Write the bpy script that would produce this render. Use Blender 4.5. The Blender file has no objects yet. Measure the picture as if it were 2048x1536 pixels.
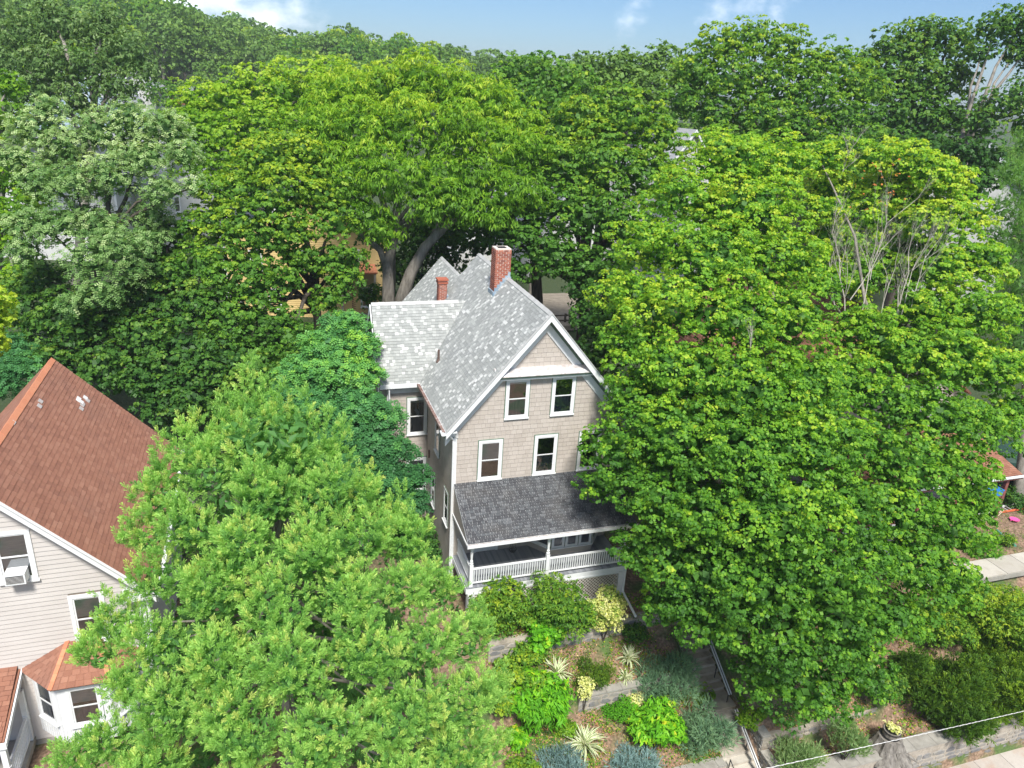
import bpy, math, random
import numpy as np
from mathutils import Matrix, Vector
R = math.radians
scene = bpy.context.scene
# ------------------------------------------------------------------ camera
FPX = 1520.0
_y, _p, _r = R(19.0), R(21.74), R(3.5)
FW = np.array([math.sin(_y)*math.cos(_p), math.cos(_y)*math.cos(_p), -math.sin(_p)])
_r0 = np.array([math.cos(_y), -math.sin(_y), 0.0]); _u0 = np.cross(_r0, FW)
RT = _r0*math.cos(_r) + _u0*math.sin(_r)
UP = -_r0*math.sin(_r) + _u0*math.cos(_r)
CAM = np.array([-7.10, -27.48, 16.78])
cam = bpy.data.objects.new('camera', bpy.data.cameras.new('camera'))
scene.collection.objects.link(cam)
cam.matrix_world = Matrix(((RT[0], UP[0], -FW[0], CAM[0]), (RT[1], UP[1], -FW[1], CAM[1]), (RT[2], UP[2], -FW[2], CAM[2]), (0, 0, 0, 1)))
cam.data.sensor_width = 36.0
cam.data.lens = FPX/2048*36
cam.data.clip_start = 0.1
cam.data.clip_end = 8000
scene.camera = cam
# ------------------------------------------------------------------ world, sun, exposure
SUN_EL, SUN_AZ = 54.0, 188.0          # azimuth measured clockwise from +Y
world = bpy.data.worlds.new('World'); scene.world = world
world.use_nodes = True
def build_world():
    nt = world.node_tree; nt.nodes.clear()
    N = nt.nodes.new; L = nt.links.new
    out = N('ShaderNodeOutputWorld'); bg = N('ShaderNodeBackground'); bg.inputs['Strength'].default_value = SKY_STR
    sky = N('ShaderNodeTexSky'); sky.sky_type = 'NISHITA'; sky.sun_disc = False
    sky.sun_elevation = R(SUN_EL); sky.sun_rotation = R(SUN_AZ)
    sky.altitude = 100; sky.air_density = 1.0; sky.dust_density = 0.6; sky.ozone_density = 3.0
    tc = N('ShaderNodeTexCoord')
    hs = N('ShaderNodeMix'); hs.data_type = 'RGBA'; hs.blend_type = 'MULTIPLY'; hs.inputs['Factor'].default_value = 1
    hs.inputs['B'].default_value = SKY_TINT
    L(sky.outputs['Color'], hs.inputs['A'])
    # clouds: soft heaps placed by direction, broken up with noise
    noise = N('ShaderNodeTexNoise'); noise.inputs['Scale'].default_value = 16; noise.inputs['Detail'].default_value = 7; noise.inputs['Roughness'].default_value = .58
    mp = N('ShaderNodeMapping'); mp.inputs['Scale'].default_value = (1, 1, 1.6)
    L(tc.outputs['Generated'], mp.inputs['Vector']); L(mp.outputs['Vector'], noise.inputs['Vector'])
    def direction(px, py):
        d = FW + RT*(px-1024)/FPX - UP*(py-768)/FPX
        return d/np.linalg.norm(d)
    blobs = [(direction(440, 5), .1), (direction(530, 38), .075), (direction(370, -10), .08), (direction(160, -15), .09), (direction(290, 24), .035), (direction(30, -20), .08),
             (direction(1490, 18), .06), (direction(1550, 30), .04), (direction(1262, 44), .035), (direction(1450, 15), .04)]
    rng = random.Random(4)
    for i in range(12):
        a = rng.uniform(0, 2*math.pi); e = rng.uniform(.16, .75)
        v = np.array([math.cos(a)*math.cos(e), math.sin(a)*math.cos(e), math.sin(e)])
        if v @ FW/1.0 > .72 and e < .45: continue
        blobs.append((v, rng.uniform(.08, .28)))
    acc = None
    for bi, (v, rad) in enumerate(blobs):
        ds = N('ShaderNodeVectorMath'); ds.operation = 'DISTANCE'; ds.inputs[1].default_value = tuple(v)
        L(tc.outputs['Generated'], ds.inputs[0])
        mr = N('ShaderNodeMapRange'); mr.inputs['From Min'].default_value = rad*1.25; mr.inputs['From Max'].default_value = 0
        mr.inputs['To Min'].default_value = 0; mr.inputs['To Max'].default_value = .72 if 5 < bi < 10 else 1
        L(ds.outputs['Value'], mr.inputs['Value'])
        if acc is None: acc = mr.outputs['Result']
        else:
            mx = N('ShaderNodeMath'); mx.operation = 'MAXIMUM'; L(acc, mx.inputs[0]); L(mr.outputs['Result'], mx.inputs[1]); acc = mx.outputs[0]
    # unseen broken cloud cover higher up, added all round as fill light
    sx = N('ShaderNodeSeparateXYZ'); L(tc.outputs['Generated'], sx.inputs[0])
    el = N('ShaderNodeMapRange'); el.inputs['From Min'].default_value = .16; el.inputs['From Max'].default_value = .42; el.inputs['To Max'].default_value = .62; L(sx.outputs['Z'], el.inputs['Value'])
    n2 = N('ShaderNodeTexNoise'); n2.inputs['Scale'].default_value = 3.2; n2.inputs['Detail'].default_value = 3; L(mp.outputs['Vector'], n2.inputs['Vector'])
    m2 = N('ShaderNodeMath'); m2.operation = 'MULTIPLY'; L(el.outputs['Result'], m2.inputs[0])
    r2 = N('ShaderNodeMapRange'); r2.inputs['From Min'].default_value = .36; r2.inputs['From Max'].default_value = .56; r2.inputs['To Max'].default_value = 1.7; L(n2.outputs['Fac'], r2.inputs['Value']); L(r2.outputs['Result'], m2.inputs[1])
    mx = N('ShaderNodeMath'); mx.operation = 'MAXIMUM'; L(acc, mx.inputs[0]); L(m2.outputs[0], mx.inputs[1]); acc = mx.outputs[0]
    ad = N('ShaderNodeMath'); ad.operation = 'MULTIPLY_ADD'; ad.inputs[1].default_value = 1.1; L(acc, ad.inputs[0])
    sb = N('ShaderNodeMath'); sb.operation = 'MULTIPLY_ADD'; sb.inputs[1].default_value = 2.0; sb.inputs[2].default_value = -1.38
    L(noise.outputs['Fac'], sb.inputs[0]); L(sb.outputs[0], ad.inputs[2])
    mr = N('ShaderNodeMapRange'); mr.interpolation_type = 'SMOOTHSTEP'; mr.inputs['From Min'].default_value = 0.0; mr.inputs['From Max'].default_value = 1.05; mr.inputs['To Max'].default_value = .6
    L(ad.outputs[0], mr.inputs['Value'])
    mix = N('ShaderNodeMix'); mix.data_type = 'RGBA'
    L(mr.outputs['Result'], mix.inputs['Factor']); L(hs.outputs['Result'], mix.inputs['A']); mix.inputs['B'].default_value = CLOUD_COL
    L(mix.outputs['Result'], bg.inputs['Color']); L(bg.outputs[0], out.inputs['Surface'])
SKY_STR = 0.15
SKY_TINT = (0.195, 0.25, 0.318, 1)
CLOUD_COL = (6.2, 6.05, 6.0, 1)
build_world()
sl = bpy.data.lights.new('sun', 'SUN'); sl.energy = 2.4; sl.angle = R(10.0); sl.color = (1.0, .965, .9)
sun = bpy.data.objects.new('sun', sl); scene.collection.objects.link(sun)
_sd = Vector((math.sin(R(SUN_AZ))*math.cos(R(SUN_EL)), math.cos(R(SUN_AZ))*math.cos(R(SUN_EL)), math.sin(R(SUN_EL))))
sun.rotation_euler = _sd.to_track_quat('Z', 'Y').to_euler()
sun.location = _sd*200
vs = scene.view_settings
vs.view_transform = 'Standard'; vs.look = 'None'; vs.gamma = 1; vs.use_curve_mapping = False; vs.exposure = 1.45
scene.cycles.max_bounces = 6; scene.cycles.diffuse_bounces = 3; scene.cycles.glossy_bounces = 2
scene.cycles.transmission_bounces = 3; scene.cycles.transparent_max_bounces = 8

# ------------------------------------------------------------------ helpers
rng = np.random.default_rng(7)
rnd = random.Random(11)
def ray(px, py): return FW + RT*(px-1024)/FPX - UP*(py-768)/FPX
def pt(px, py, D): return CAM + ray(px, py)*D
def depth(p): return float((np.asarray(p, float)-CAM) @ FW)
def onY(px, py, Y): d = ray(px, py); return CAM + d*(Y-CAM[1])/d[1]
def onX(px, py, X): d = ray(px, py); return CAM + d*(X-CAM[0])/d[0]
def onZ(px, py, Z): d = ray(px, py); return CAM + d*(Z-CAM[2])/d[2]
def proj(P):
    v = np.asarray(P, float)-CAM; z = v @ FW
    return 1024+FPX*(v @ RT)/z, 768-FPX*(v @ UP)/z
def ss(a, b, x):
    t = np.clip((x-a)/(b-a), 0, 1); return t*t*(3-2*t)

def node_mat(name):
    m = bpy.data.materials.new(name); m.use_nodes = True
    nt = m.node_tree; nt.nodes.clear()
    out = nt.nodes.new('ShaderNodeOutputMaterial')
    return m, nt, out
def ramp(nt, stops, interp='LINEAR'):
    r = nt.nodes.new('ShaderNodeValToRGB'); cr = r.color_ramp; cr.interpolation = interp
    while len(cr.elements) > 1: cr.elements.remove(cr.elements[-1])
    cr.elements[0].position = stops[0][0]; cr.elements[0].color = (*stops[0][1], 1)
    for p, c in stops[1:]:
        e = cr.elements.new(p); e.color = (*c, 1)
    return r
def surf(name, stops, scale=6.0, rough=.75, bump=.15, stretch=(1, 1, 1), detail=6, tint=None, tint_mix=.6, spec=.3, metal=0.0, dirt=None, coords='Object'):
    """a solid surface: colour from noise over `stops`, optional per-piece tint attribute ramp, fine bump, optional grime patches"""
    m, nt, out = node_mat(name); N = nt.nodes.new; L = nt.links.new
    b = N('ShaderNodeBsdfPrincipled'); b.inputs['Roughness'].default_value = rough; b.inputs['Specular IOR Level'].default_value = spec; b.inputs['Metallic'].default_value = metal
    tc = N('ShaderNodeTexCoord'); mp = N('ShaderNodeMapping'); mp.inputs['Scale'].default_value = stretch
    if coords == 'World':
        g = N('ShaderNodeNewGeometry'); L(g.outputs['Position'], mp.inputs['Vector'])
    else: L(tc.outputs[coords], mp.inputs['Vector'])
    n = N('ShaderNodeTexNoise'); n.inputs['Scale'].default_value = scale; n.inputs['Detail'].default_value = detail; n.inputs['Roughness'].default_value = .62
    L(mp.outputs['Vector'], n.inputs['Vector'])
    r = ramp(nt, stops); L(n.outputs['Fac'], r.inputs['Fac']); col = r.outputs['Color']
    if tint:
        at = N('ShaderNodeAttribute'); at.attribute_name = 'tint'
        r2 = ramp(nt, tint); L(at.outputs['Fac'], r2.inputs['Fac'])
        mx = N('ShaderNodeMix'); mx.data_type = 'RGBA'; mx.inputs['Factor'].default_value = tint_mix
        L(col, mx.inputs['A']); L(r2.outputs['Color'], mx.inputs['B']); col = mx.outputs['Result']
    if dirt:
        c, sc, lo, hi, amt = dirt
        n2 = N('ShaderNodeTexNoise'); n2.inputs['Scale'].default_value = sc; n2.inputs['Detail'].default_value = 5
        L(mp.outputs['Vector'], n2.inputs['Vector'])
        mr = N('ShaderNodeMapRange'); mr.inputs['From Min'].default_value = lo; mr.inputs['From Max'].default_value = hi; mr.inputs['To Max'].default_value = amt
        L(n2.outputs['Fac'], mr.inputs['Value'])
        mx = N('ShaderNodeMix'); mx.data_type = 'RGBA'; L(mr.outputs['Result'], mx.inputs['Factor']); L(col, mx.inputs['A']); mx.inputs['B'].default_value = (*c, 1); col = mx.outputs['Result']
    L(col, b.inputs['Base Color'])
    if bump:
        n3 = N('ShaderNodeTexNoise'); n3.inputs['Scale'].default_value = scale*6; n3.inputs['Detail'].default_value = 4
        L(mp.outputs['Vector'], n3.inputs['Vector'])
        bp = N('ShaderNodeBump'); bp.inputs['Strength'].default_value = bump; bp.inputs['Distance'].default_value = .02
        L(n3.outputs['Fac'], bp.inputs['Height']); L(bp.outputs['Normal'], b.inputs['Normal'])
    L(b.outputs[0], out.inputs['Surface'])
    return m
LEAF_K = 1.42
def leaf_mat(name, stops, trans=.35, rough=.5, gloss=.25):
    """foliage: colour by the leaf's own tint attribute; thin and partly translucent"""
    m, nt, out = node_mat(name); N = nt.nodes.new; L = nt.links.new
    at = N('ShaderNodeAttribute'); at.attribute_name = 'tint'
    stops = [(p, tuple(min(.75, c*LEAF_K) for c in col)) for p, col in stops]
    r = ramp(nt, stops); L(at.outputs['Fac'], r.inputs['Fac'])
    b = N('ShaderNodeBsdfPrincipled'); b.inputs['Roughness'].default_value = rough; b.inputs['Specular IOR Level'].default_value = gloss
    L(r.outputs['Color'], b.inputs['Base Color'])
    t = N('ShaderNodeBsdfTranslucent')
    mul = N('ShaderNodeMix'); mul.data_type = 'RGBA'; mul.blend_type = 'MULTIPLY'; mul.inputs['Factor'].default_value = 1; mul.inputs['B'].default_value = (1.45, 1.5, .55, 1)
    L(r.outputs['Color'], mul.inputs['A']); L(mul.outputs['Result'], t.inputs['Color'])
    mx = N('ShaderNodeMixShader'); mx.inputs['Fac'].default_value = trans
    L(b.outputs[0], mx.inputs[1]); L(t.outputs[0], mx.inputs[2]); L(mx.outputs[0], out.inputs['Surface'])
    return m

class MB:
    """collects faces in world coordinates; tint is kept per vertex"""
    def __init__(s): s.v = []; s.f = []; s.t = []
    def add(s, verts, faces, tint=.5):
        o = len(s.v); s.v += [tuple(map(float, p)) for p in verts]; s.f += [tuple(i+o for i in f) for f in faces]; s.t += [tint]*len(verts); return s
    def box(s, x0, x1, y0, y1, z0, z1, tint=.5):
        return s.add([(x0, y0, z0), (x1, y0, z0), (x1, y1, z0), (x0, y1, z0), (x0, y0, z1), (x1, y0, z1), (x1, y1, z1), (x0, y1, z1)],
                     [(0, 3, 2, 1), (4, 5, 6, 7), (0, 1, 5, 4), (1, 2, 6, 5), (2, 3, 7, 6), (3, 0, 4, 7)], tint)
    def prism(s, poly, off, tint=.5):
        """polygon of 3D points swept by the vector off"""
        n = len(poly); a = [np.array(p, float) for p in poly]; b = [p+np.array(off, float) for p in a]
        return s.add(a+b, [tuple(range(n))[::-1], tuple(range(n, 2*n))]+[(i, (i+1) % n, n+(i+1) % n, n+i) for i in range(n)], tint)
    def bar(s, a, b, w, h, up=(0, 0, 1), tint=.5):
        a = np.array(a, float); b = np.array(b, float); d = b-a; d = d/np.linalg.norm(d)
        sd = np.cross(d, up); sd = sd/(np.linalg.norm(sd)+1e-9); u = np.cross(sd, d)
        P = [p+sd*i*w/2+u*j*h/2 for p in (a, b) for i, j in ((-1, -1), (1, -1), (1, 1), (-1, 1))]
        return s.add(P, [(0, 3, 2, 1), (4, 5, 6, 7), (0, 1, 5, 4), (1, 2, 6, 5), (2, 3, 7, 6), (3, 0, 4, 7)], tint)
    def tube(s, pts, rad, n=8, tint=.5, caps=True):
        pts = [np.array(p, float) for p in pts]; m = len(pts)
        if not hasattr(rad, '__len__'): rad = [rad]*m
        V = []; prev = None
        for i, p in enumerate(pts):
            d = pts[min(i+1, m-1)]-pts[max(i-1, 0)]; d = d/(np.linalg.norm(d)+1e-9)
            ref = prev if prev is not None else (np.array([1., 0, 0]) if abs(d[0]) < .8 else np.array([0, 1., 0]))
            a = ref-d*(ref @ d); a = a/(np.linalg.norm(a)+1e-9); prev = a; b = np.cross(d, a)
            V += [p+(a*math.cos(2*math.pi*k/n)+b*math.sin(2*math.pi*k/n))*rad[i] for k in range(n)]
        F = [(i*n+k, i*n+(k+1) % n, (i+1)*n+(k+1) % n, (i+1)*n+k) for i in range(m-1) for k in range(n)]
        if caps: F += [tuple(range(n))[::-1], tuple(range((m-1)*n, m*n))]
        return s.add(V, F, tint)
    def lathe(s, c, prof, n=10, tint=.5):
        V = [(c[0]+r*math.cos(2*math.pi*k/n), c[1]+r*math.sin(2*math.pi*k/n), c[2]+z) for r, z in prof for k in range(n)]
        m = len(prof)
        F = [(i*n+k, i*n+(k+1) % n, (i+1)*n+(k+1) % n, (i+1)*n+k) for i in range(m-1) for k in range(n)]+[tuple(range(n))[::-1], tuple(range((m-1)*n, m*n))]
        return s.add(V, F, tint)
    def blob(s, c, r, n=8, m=6, tint=.5, jit=.12):
        V = []; c = np.array(c, float); r = np.array(r if hasattr(r, '__len__') else (r, r, r), float)
        for i in range(m+1):
            th = math.pi*i/m
            for k in range(n):
                ph = 2*math.pi*k/n; j = 1+rnd.uniform(-jit, jit) if 0 < i < m else 1
                V.append(c+r*j*np.array([math.sin(th)*math.cos(ph), math.sin(th)*math.sin(ph), math.cos(th)]))
        return s.add(V, [(i*n+k, (i+1)*n+k, (i+1)*n+(k+1) % n, i*n+(k+1) % n) for i in range(m) for k in range(n)], tint)
    def mesh(s, name, o=(0, 0, 0)):
        me = bpy.data.meshes.new(name)
        me.from_pydata([(a-o[0], b-o[1], c-o[2]) for a, b, c in s.v], [], s.f)
        at = me.attributes.new('tint', 'FLOAT', 'POINT'); at.data.foreach_set('value', s.t)
        me.update(); return me
ORIG = {}
def origin(o):
    return ORIG.get(o.name, (0, 0, 0)) if o is not None else (0, 0, 0)
def link(name, data, parent=None, loc=(0, 0, 0)):
    o = bpy.data.objects.new(name, data); scene.collection.objects.link(o)
    o.parent = parent; o.location = loc
    return o
def thing(name, label, cat, loc, group=None):
    o = link(name, None, None, tuple(map(float, loc))); o.empty_display_size = .3
    ORIG[o.name] = tuple(map(float, loc)); o['label'] = label; o['category'] = cat
    if group: o['group'] = group
    return o
def part(name, mb, m, parent, label=None, kind=None, smooth=False):
    og = origin(parent); me = mb.mesh(name, og); me.materials.append(m)
    if smooth: me.shade_smooth()
    o = link(name, me, parent); ORIG[o.name] = og
    if label: o['label'] = label
    if kind: o['kind'] = kind
    return o
def solo(name, mb, m, label, cat, group=None, smooth=False):
    """a thing made of one mesh"""
    a = np.array(mb.v); loc = (float(a[:, 0].mean()), float(a[:, 1].mean()), float(a[:, 2].min()))
    me = mb.mesh(name, loc); me.materials.append(m)
    if smooth: me.shade_smooth()
    o = link(name, me, None, loc); ORIG[o.name] = loc; o['label'] = label; o['category'] = cat
    if group: o['group'] = group
    return o
def struct(name, mb, m, kind='structure'):
    me = mb.mesh(name); me.materials.append(m); o = link(name, me); o['kind'] = kind; return o
def quads_mesh(name, V, tint, k=4, org=(0, 0, 0)):
    """V: (n,k,3) polygon soup, tint: (n,)"""
    n = len(V); me = bpy.data.meshes.new(name)
    me.vertices.add(n*k); me.vertices.foreach_set('co', (V.reshape(-1, 3)-np.array(org)).astype(np.float32).ravel())
    me.loops.add(n*k); me.loops.foreach_set('vertex_index', np.arange(n*k, dtype=np.int32))
    me.polygons.add(n); me.polygons.foreach_set('loop_start', np.arange(0, n*k, k, dtype=np.int32))
    try: me.polygons.foreach_set('loop_total', np.full(n, k, dtype=np.int32))
    except Exception: pass
    at = me.attributes.new('tint', 'FLOAT', 'POINT'); at.data.foreach_set('value', np.repeat(tint, k).astype(np.float32))
    me.update(calc_edges=True)
    return me
def leaf_part(name, V, tint, k, m, parent, kind=None):
    me = quads_mesh(name, V, tint, k, origin(parent)); me.materials.append(m)
    o = link(name, me, parent)
    if kind: o['kind'] = kind
    return o

# ------------------------------------------------------------------ terrain height
def H(X, Y):
    X = np.asarray(X, float); Y = np.asarray(Y, float)
    st = lambda a, w=.12: ss(a-w, a+w, Y)
    # terraced garden in front of the main house
    g = np.interp(Y, [-30, -9.2, -9.0, -5.98, -5.72, -4.25, -3.95, -3.0, 0, 6, 16, 36, 80, 170], [-9.6, -9.6, -8.1, -7.0, -6.15, -5.25, -4.45, -4.4, -4.35, -4.1, -3.2, -2.0, 0, 3])
    rt = np.interp(Y, [-30, -10.55, -10.35, -9.0, -8.8, -5.2, -3.8, 0, 6, 16, 36, 80, 170], [-9.6, -9.6, -8.1, -7.95, -7.4, -4.85, -4.5, -4.5, -4.3, -3.4, -2.2, 0, 3])
    lf = np.interp(Y, [-30, -16, -9.5, -6, 3, 16, 36, 80, 170], [-9.6, -8.5, -2.8, -2.45, -2.4, -2.4, -1.6, 1, 7])
    stp = np.interp(Y, [-30, -9.9, -7.2, -6.2, -3, 0, 6, 16, 36, 80, 170], [-9.6, -9.5, -7.75, -7.6, -5.6, -4.5, -4.2, -3.3, -2.0, 0, 3])
    a = ss(-10, -2.2, X)
    z = lf*(1-a)+g*a
    b = ss(9.2, 9.35, X); z = z*(1-b)+stp*b
    c = ss(10.85, 11.0, X); z = z*(1-c)+rt*c
    hill = ss(120, 330, Y)*(7.0*ss(110, -60, X)+1.5)
    far = ss(330, 900, Y)*4
    return z+hill+far
def G(px, py):
    d = ray(px, py); t = 8.0
    for i in range(4000):
        p = CAM+d*t
        if p[2] < H(p[0], p[1]): break
        t += .05 if t < 60 else .5
    return CAM+d*t
# ------------------------------------------------------------------ foliage generators
NOLEAF = [  # boxes no leaf may enter (house bodies): x0,x1,y0,y1,z0,z1
    (-.1, 7.5, -.15, 15, -6, 3.4), (-1.9, .1, 5.2, 9.6, -6, 3.3), (-18.5, -10.95, -7.1, 1.9, -6, 2.7)]
def nrm(a): return a/(np.linalg.norm(a, axis=-1, keepdims=True)+1e-9)
def fib(n):
    i = np.arange(n)+.5; ph = np.arccos(1-2*i/n); th = math.pi*(1+5**.5)*i
    return np.stack([np.cos(th)*np.sin(ph), np.sin(th)*np.sin(ph), np.cos(ph)], 1)
def keep_out(P):
    k = np.ones(len(P), bool)
    for x0, x1, y0, y1, z0, z1 in NOLEAF:
        k &= ~((P[:, 0] > x0) & (P[:, 0] < x1) & (P[:, 1] > y0) & (P[:, 1] < y1) & (P[:, 2] > z0) & (P[:, 2] < z1))
    # roofs of the two near houses
    zr = 8.45-np.abs(P[:, 0]-3.7)*1.157
    k &= ~((P[:, 0] > -.5) & (P[:, 0] < 7.9) & (P[:, 1] > -.5) & (P[:, 1] < 14.9) & (P[:, 2] < zr) & (P[:, 2] > 2.5))
    zl = 6.75-np.abs(P[:, 0]+14.5)*1.05
    k &= ~((P[:, 0] > -18.4) & (P[:, 0] < -10.5) & (P[:, 1] > -7.5) & (P[:, 1] < 1.95) & (P[:, 2] < zl))
    return k
def shell(C, Rr, spacing, squash=.8, tol=.82, cut=True, down=.0, thin=.65):
    """points with outward normals spread over the union surface of ellipsoids"""
    P, Nn, ids = [], [], []
    for i, (c, r) in enumerate(zip(C, Rr)):
        rv = np.array([r, r, r*squash]); n = max(6, int(4*math.pi*r*r*.85/spacing**2))
        d = fib(n) @ _rot(); d = nrm(d+rng.normal(0, .12, d.shape))
        p = c+d*rv*rng.uniform(.86, 1.06, (n, 1)); keep = np.ones(n, bool)
        for j, (c2, r2) in enumerate(zip(C, Rr)):
            if j != i:
                q = (p-c2)/np.array([r2, r2, r2*squash]); keep &= (q*q).sum(1) > tol*tol
        keep &= ~(((d @ FW) > .25) & (rng.random(n) < thin))
        if down: keep &= ~((d[:, 2] < -.35) & (rng.random(n) < down))
        P.append(p[keep]); Nn.append(nrm(d[keep]/rv*r)); ids.append(np.full(keep.sum(), i))
    P = np.concatenate(P); Nn = np.concatenate(Nn); ids = np.concatenate(ids)
    if cut:
        k = keep_out(P); P, Nn, ids = P[k], Nn[k], ids[k]
    return P, Nn, ids
def _rot():
    q = nrm(rng.normal(size=4)); a, b, c, d = q
    return np.array([[1-2*(c*c+d*d), 2*(b*c-a*d), 2*(b*d+a*c)], [2*(b*c+a*d), 1-2*(b*b+d*d), 2*(c*d-a*b)], [2*(b*d-a*c), 2*(c*d+a*b), 1-2*(b*b+c*c)]])
def sublobes(C, Rr, per=7, frac=(.38, .55), squash=.8):
    """knobbly boughs on the outside of the big lobes"""
    oC, oR = [np.array(c) for c in C], [r*.8 for r in Rr]
    for c, r in zip(C, Rr):
        d = fib(per+3) @ _rot(); d = d[d[:, 2] > -.75]
        for q in d:
            f = rng.uniform(*frac); rr = r*f
            oC.append(c+q*np.array([r, r, r*squash])*rng.uniform(.72, 1.0)); oR.append(rr)
    return np.array(oC), np.array(oR)
def kites(P, A, Nn, L, W, fold=.15):
    """one four-cornered leaf per row, folded along the midrib"""
    S = nrm(np.cross(Nn, A)); L = np.asarray(L).reshape(-1, 1); W = np.asarray(W).reshape(-1, 1)
    up = Nn*W*fold
    return np.stack([P-A*L*.5, P+S*W*.5+up+A*L*.04, P+A*L*.5-Nn*L*.08, P-S*W*.5+up+A*L*.04], 1)
def leaves(P, Nn, per, rc, L, W, droop=.55, spread=.9, flat=.65, up=.45, jit=.42, tint=None, tjit=.12, fold=.15):
    """clusters of broad leaves: P cluster centres, per leaves each, rc cluster radius"""
    n = len(P); d = nrm(np.repeat(Nn*.75+rng.normal(0, .22, Nn.shape), per, 0)+np.array([0, 0, .35])+rng.normal(0, spread*.62, (n*per, 3)))
    rr = np.repeat(rc*rng.uniform(.4, 1.6, n), per)[:, None]
    pos = np.repeat(P, per, 0)+d*rr*np.array([1, 1, flat])*rng.uniform(.6, 1.05, (n*per, 1))
    nn = nrm(d*.75+np.array([0, 0, up])+rng.normal(0, jit, d.shape))
    a = nrm(d+np.array([0, 0, -droop])+rng.normal(0, .5, d.shape)); a = nrm(a-nn*(a*nn).sum(1, keepdims=True))
    s = rng.uniform(.5, 1.35, n*per)
    V = kites(pos, a, nn, L*s, W*s, fold)
    t = np.repeat(tint if tint is not None else rng.uniform(.35, .65, n), per)+rng.normal(0, tjit, n*per)
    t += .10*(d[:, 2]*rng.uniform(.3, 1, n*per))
    return V, np.clip(t, 0, 1)
def tufts(P, D, per, L, W, spread=.5, tint=None, stem=.6, tjit=.08, blunt=False):
    """brushes of needles: thin three-cornered blades fanning round a shoot direction"""
    n = len(P); d0 = np.repeat(D, per, 0); base = np.repeat(P, per, 0)
    s = np.repeat(rng.uniform(.8, 1.2, n), per)
    d = nrm(d0+rng.normal(0, spread*.6, (n*per, 3)))
    b = base+d0*(rng.uniform(-.2, stem, n*per)*L*s)[:, None]
    side = nrm(np.cross(d, rng.normal(size=d.shape)))*W*.5
    tip = b+d*(L*s*rng.uniform(.7, 1.1, n*per))[:, None]
    V = np.stack([tip-side, tip+side, b], 1) if blunt else np.stack([b-side, b+side, tip], 1)
    t = np.repeat(tint if tint is not None else rng.uniform(.35, .65, n), per)+rng.normal(0, tjit, n*per)
    return V, np.clip(t, 0, 1)
def shoots(P, D, per, ln, L, W, tint, tjit=.04):
    """bottle-brush pine shoots: blunt needle bundles set round a short stem, paler towards the growing tip"""
    n = len(P); m = n*per; d0 = np.repeat(D, per, 0); f = np.tile((np.arange(per)+.5)/per, n); s = np.repeat(rng.uniform(.7, 1.25, n), per)
    r = rng.normal(size=(m, 3)); r = nrm(r-d0*(r*d0).sum(1, keepdims=True)); fw = (.75+1.1*f**2)[:, None]
    d = nrm(d0*fw+r*rng.uniform(.75, 1.05, (m, 1)))
    b = np.repeat(P, per, 0)+d0*(f*ln*s)[:, None]
    tip = b+d*(L*s*rng.uniform(.85, 1.1, m))[:, None]; side = nrm(np.cross(d, r+rng.normal(0, .6, r.shape)))*W*.5
    return np.stack([tip-side, tip+side, b], 1), np.clip(np.repeat(tint, per)+.2*(f-.45)+rng.normal(0, tjit, m), 0, 1)
def fronds(P, Nn, per, rc, L, pairs=4, droop=.35, flat=.6, tint=None, tjit=.1, lw=.34, up=.7):
    """feathered compound leaves: a row of paired leaflets"""
    n = len(P); m = n*per
    d = nrm(np.repeat(Nn, per, 0)*.7+np.array([0, 0, .3])+rng.normal(0, .6, (m, 3)))
    pos = np.repeat(P, per, 0)+d*rc*np.array([1, 1, flat])*rng.uniform(.5, 1.05, (m, 1))
    nn = nrm(d*.5+np.array([0, 0, up])+rng.normal(0, .3, d.shape))
    a = nrm(d+np.array([0, 0, -droop])+rng.normal(0, .45, d.shape)); a = nrm(a-nn*(a*nn).sum(1, keepdims=True))
    sd = np.cross(nn, a); s = rng.uniform(.75, 1.2, m)[:, None]*L
    T = np.repeat(tint if tint is not None else rng.uniform(.35, .65, n), per)+rng.normal(0, tjit, m)
    out, tt = [], []
    for i in range(pairs):
        f = (i+.6)/pairs
        for sg in (-1, 1):
            q = nrm(sd*sg+a*.45-nn*.15)
            c = pos+a*s*(f-.5)-nn*s*.18*f*f+q*s*lw*.5*(1-.35*f)
            out.append(kites(c, q, nn, (s*lw*(1.1-.4*f)).ravel(), (s*1.15/pairs*.75).ravel(), .05)); tt.append(T)
    return np.concatenate(out), np.clip(np.concatenate(tt), 0, 1)
def limbs(mb, base, fork, targets, r0, seed=0, sides=7, sag=.25, frac=1.0, rmin=.03):
    """trunk from base to fork, then a tapering limb to each target"""
    q = random.Random(seed); base, fork = np.array(base, float), np.array(fork, float)
    k = 5; pts = [base+(fork-base)*i/k+np.array([q.uniform(-1, 1), q.uniform(-1, 1), 0])*r0*.35*(0 < i < k) for i in range(k+1)]
    mb.tube([pts[0]-np.array([0, 0, .3])]+pts, [r0*1.5, r0*1.25]+[r0*(1-.07*i) for i in range(1, k+1)], sides+2)
    Lmax = max(np.linalg.norm(np.array(t)-fork) for t in targets)+1e-6
    for t in targets:
        t = np.array(t, float); st = fork+(base-fork)*q.uniform(0, .25); v = t-st; ln = np.linalg.norm(v); rr = r0*(.28+.35*ln/Lmax)
        P = []
        for i in range(6):
            f = i/5; p = st+v*f*frac+np.array([0, 0, math.sin(f*math.pi)*sag*ln*.5])+np.array([q.uniform(-1, 1) for _ in range(3)])*ln*.03*(0 < i < 5)
            P.append(p)
        mb.tube(P, [max(rmin, rr*(1-.82*i/5)) for i in range(6)], sides)
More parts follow.
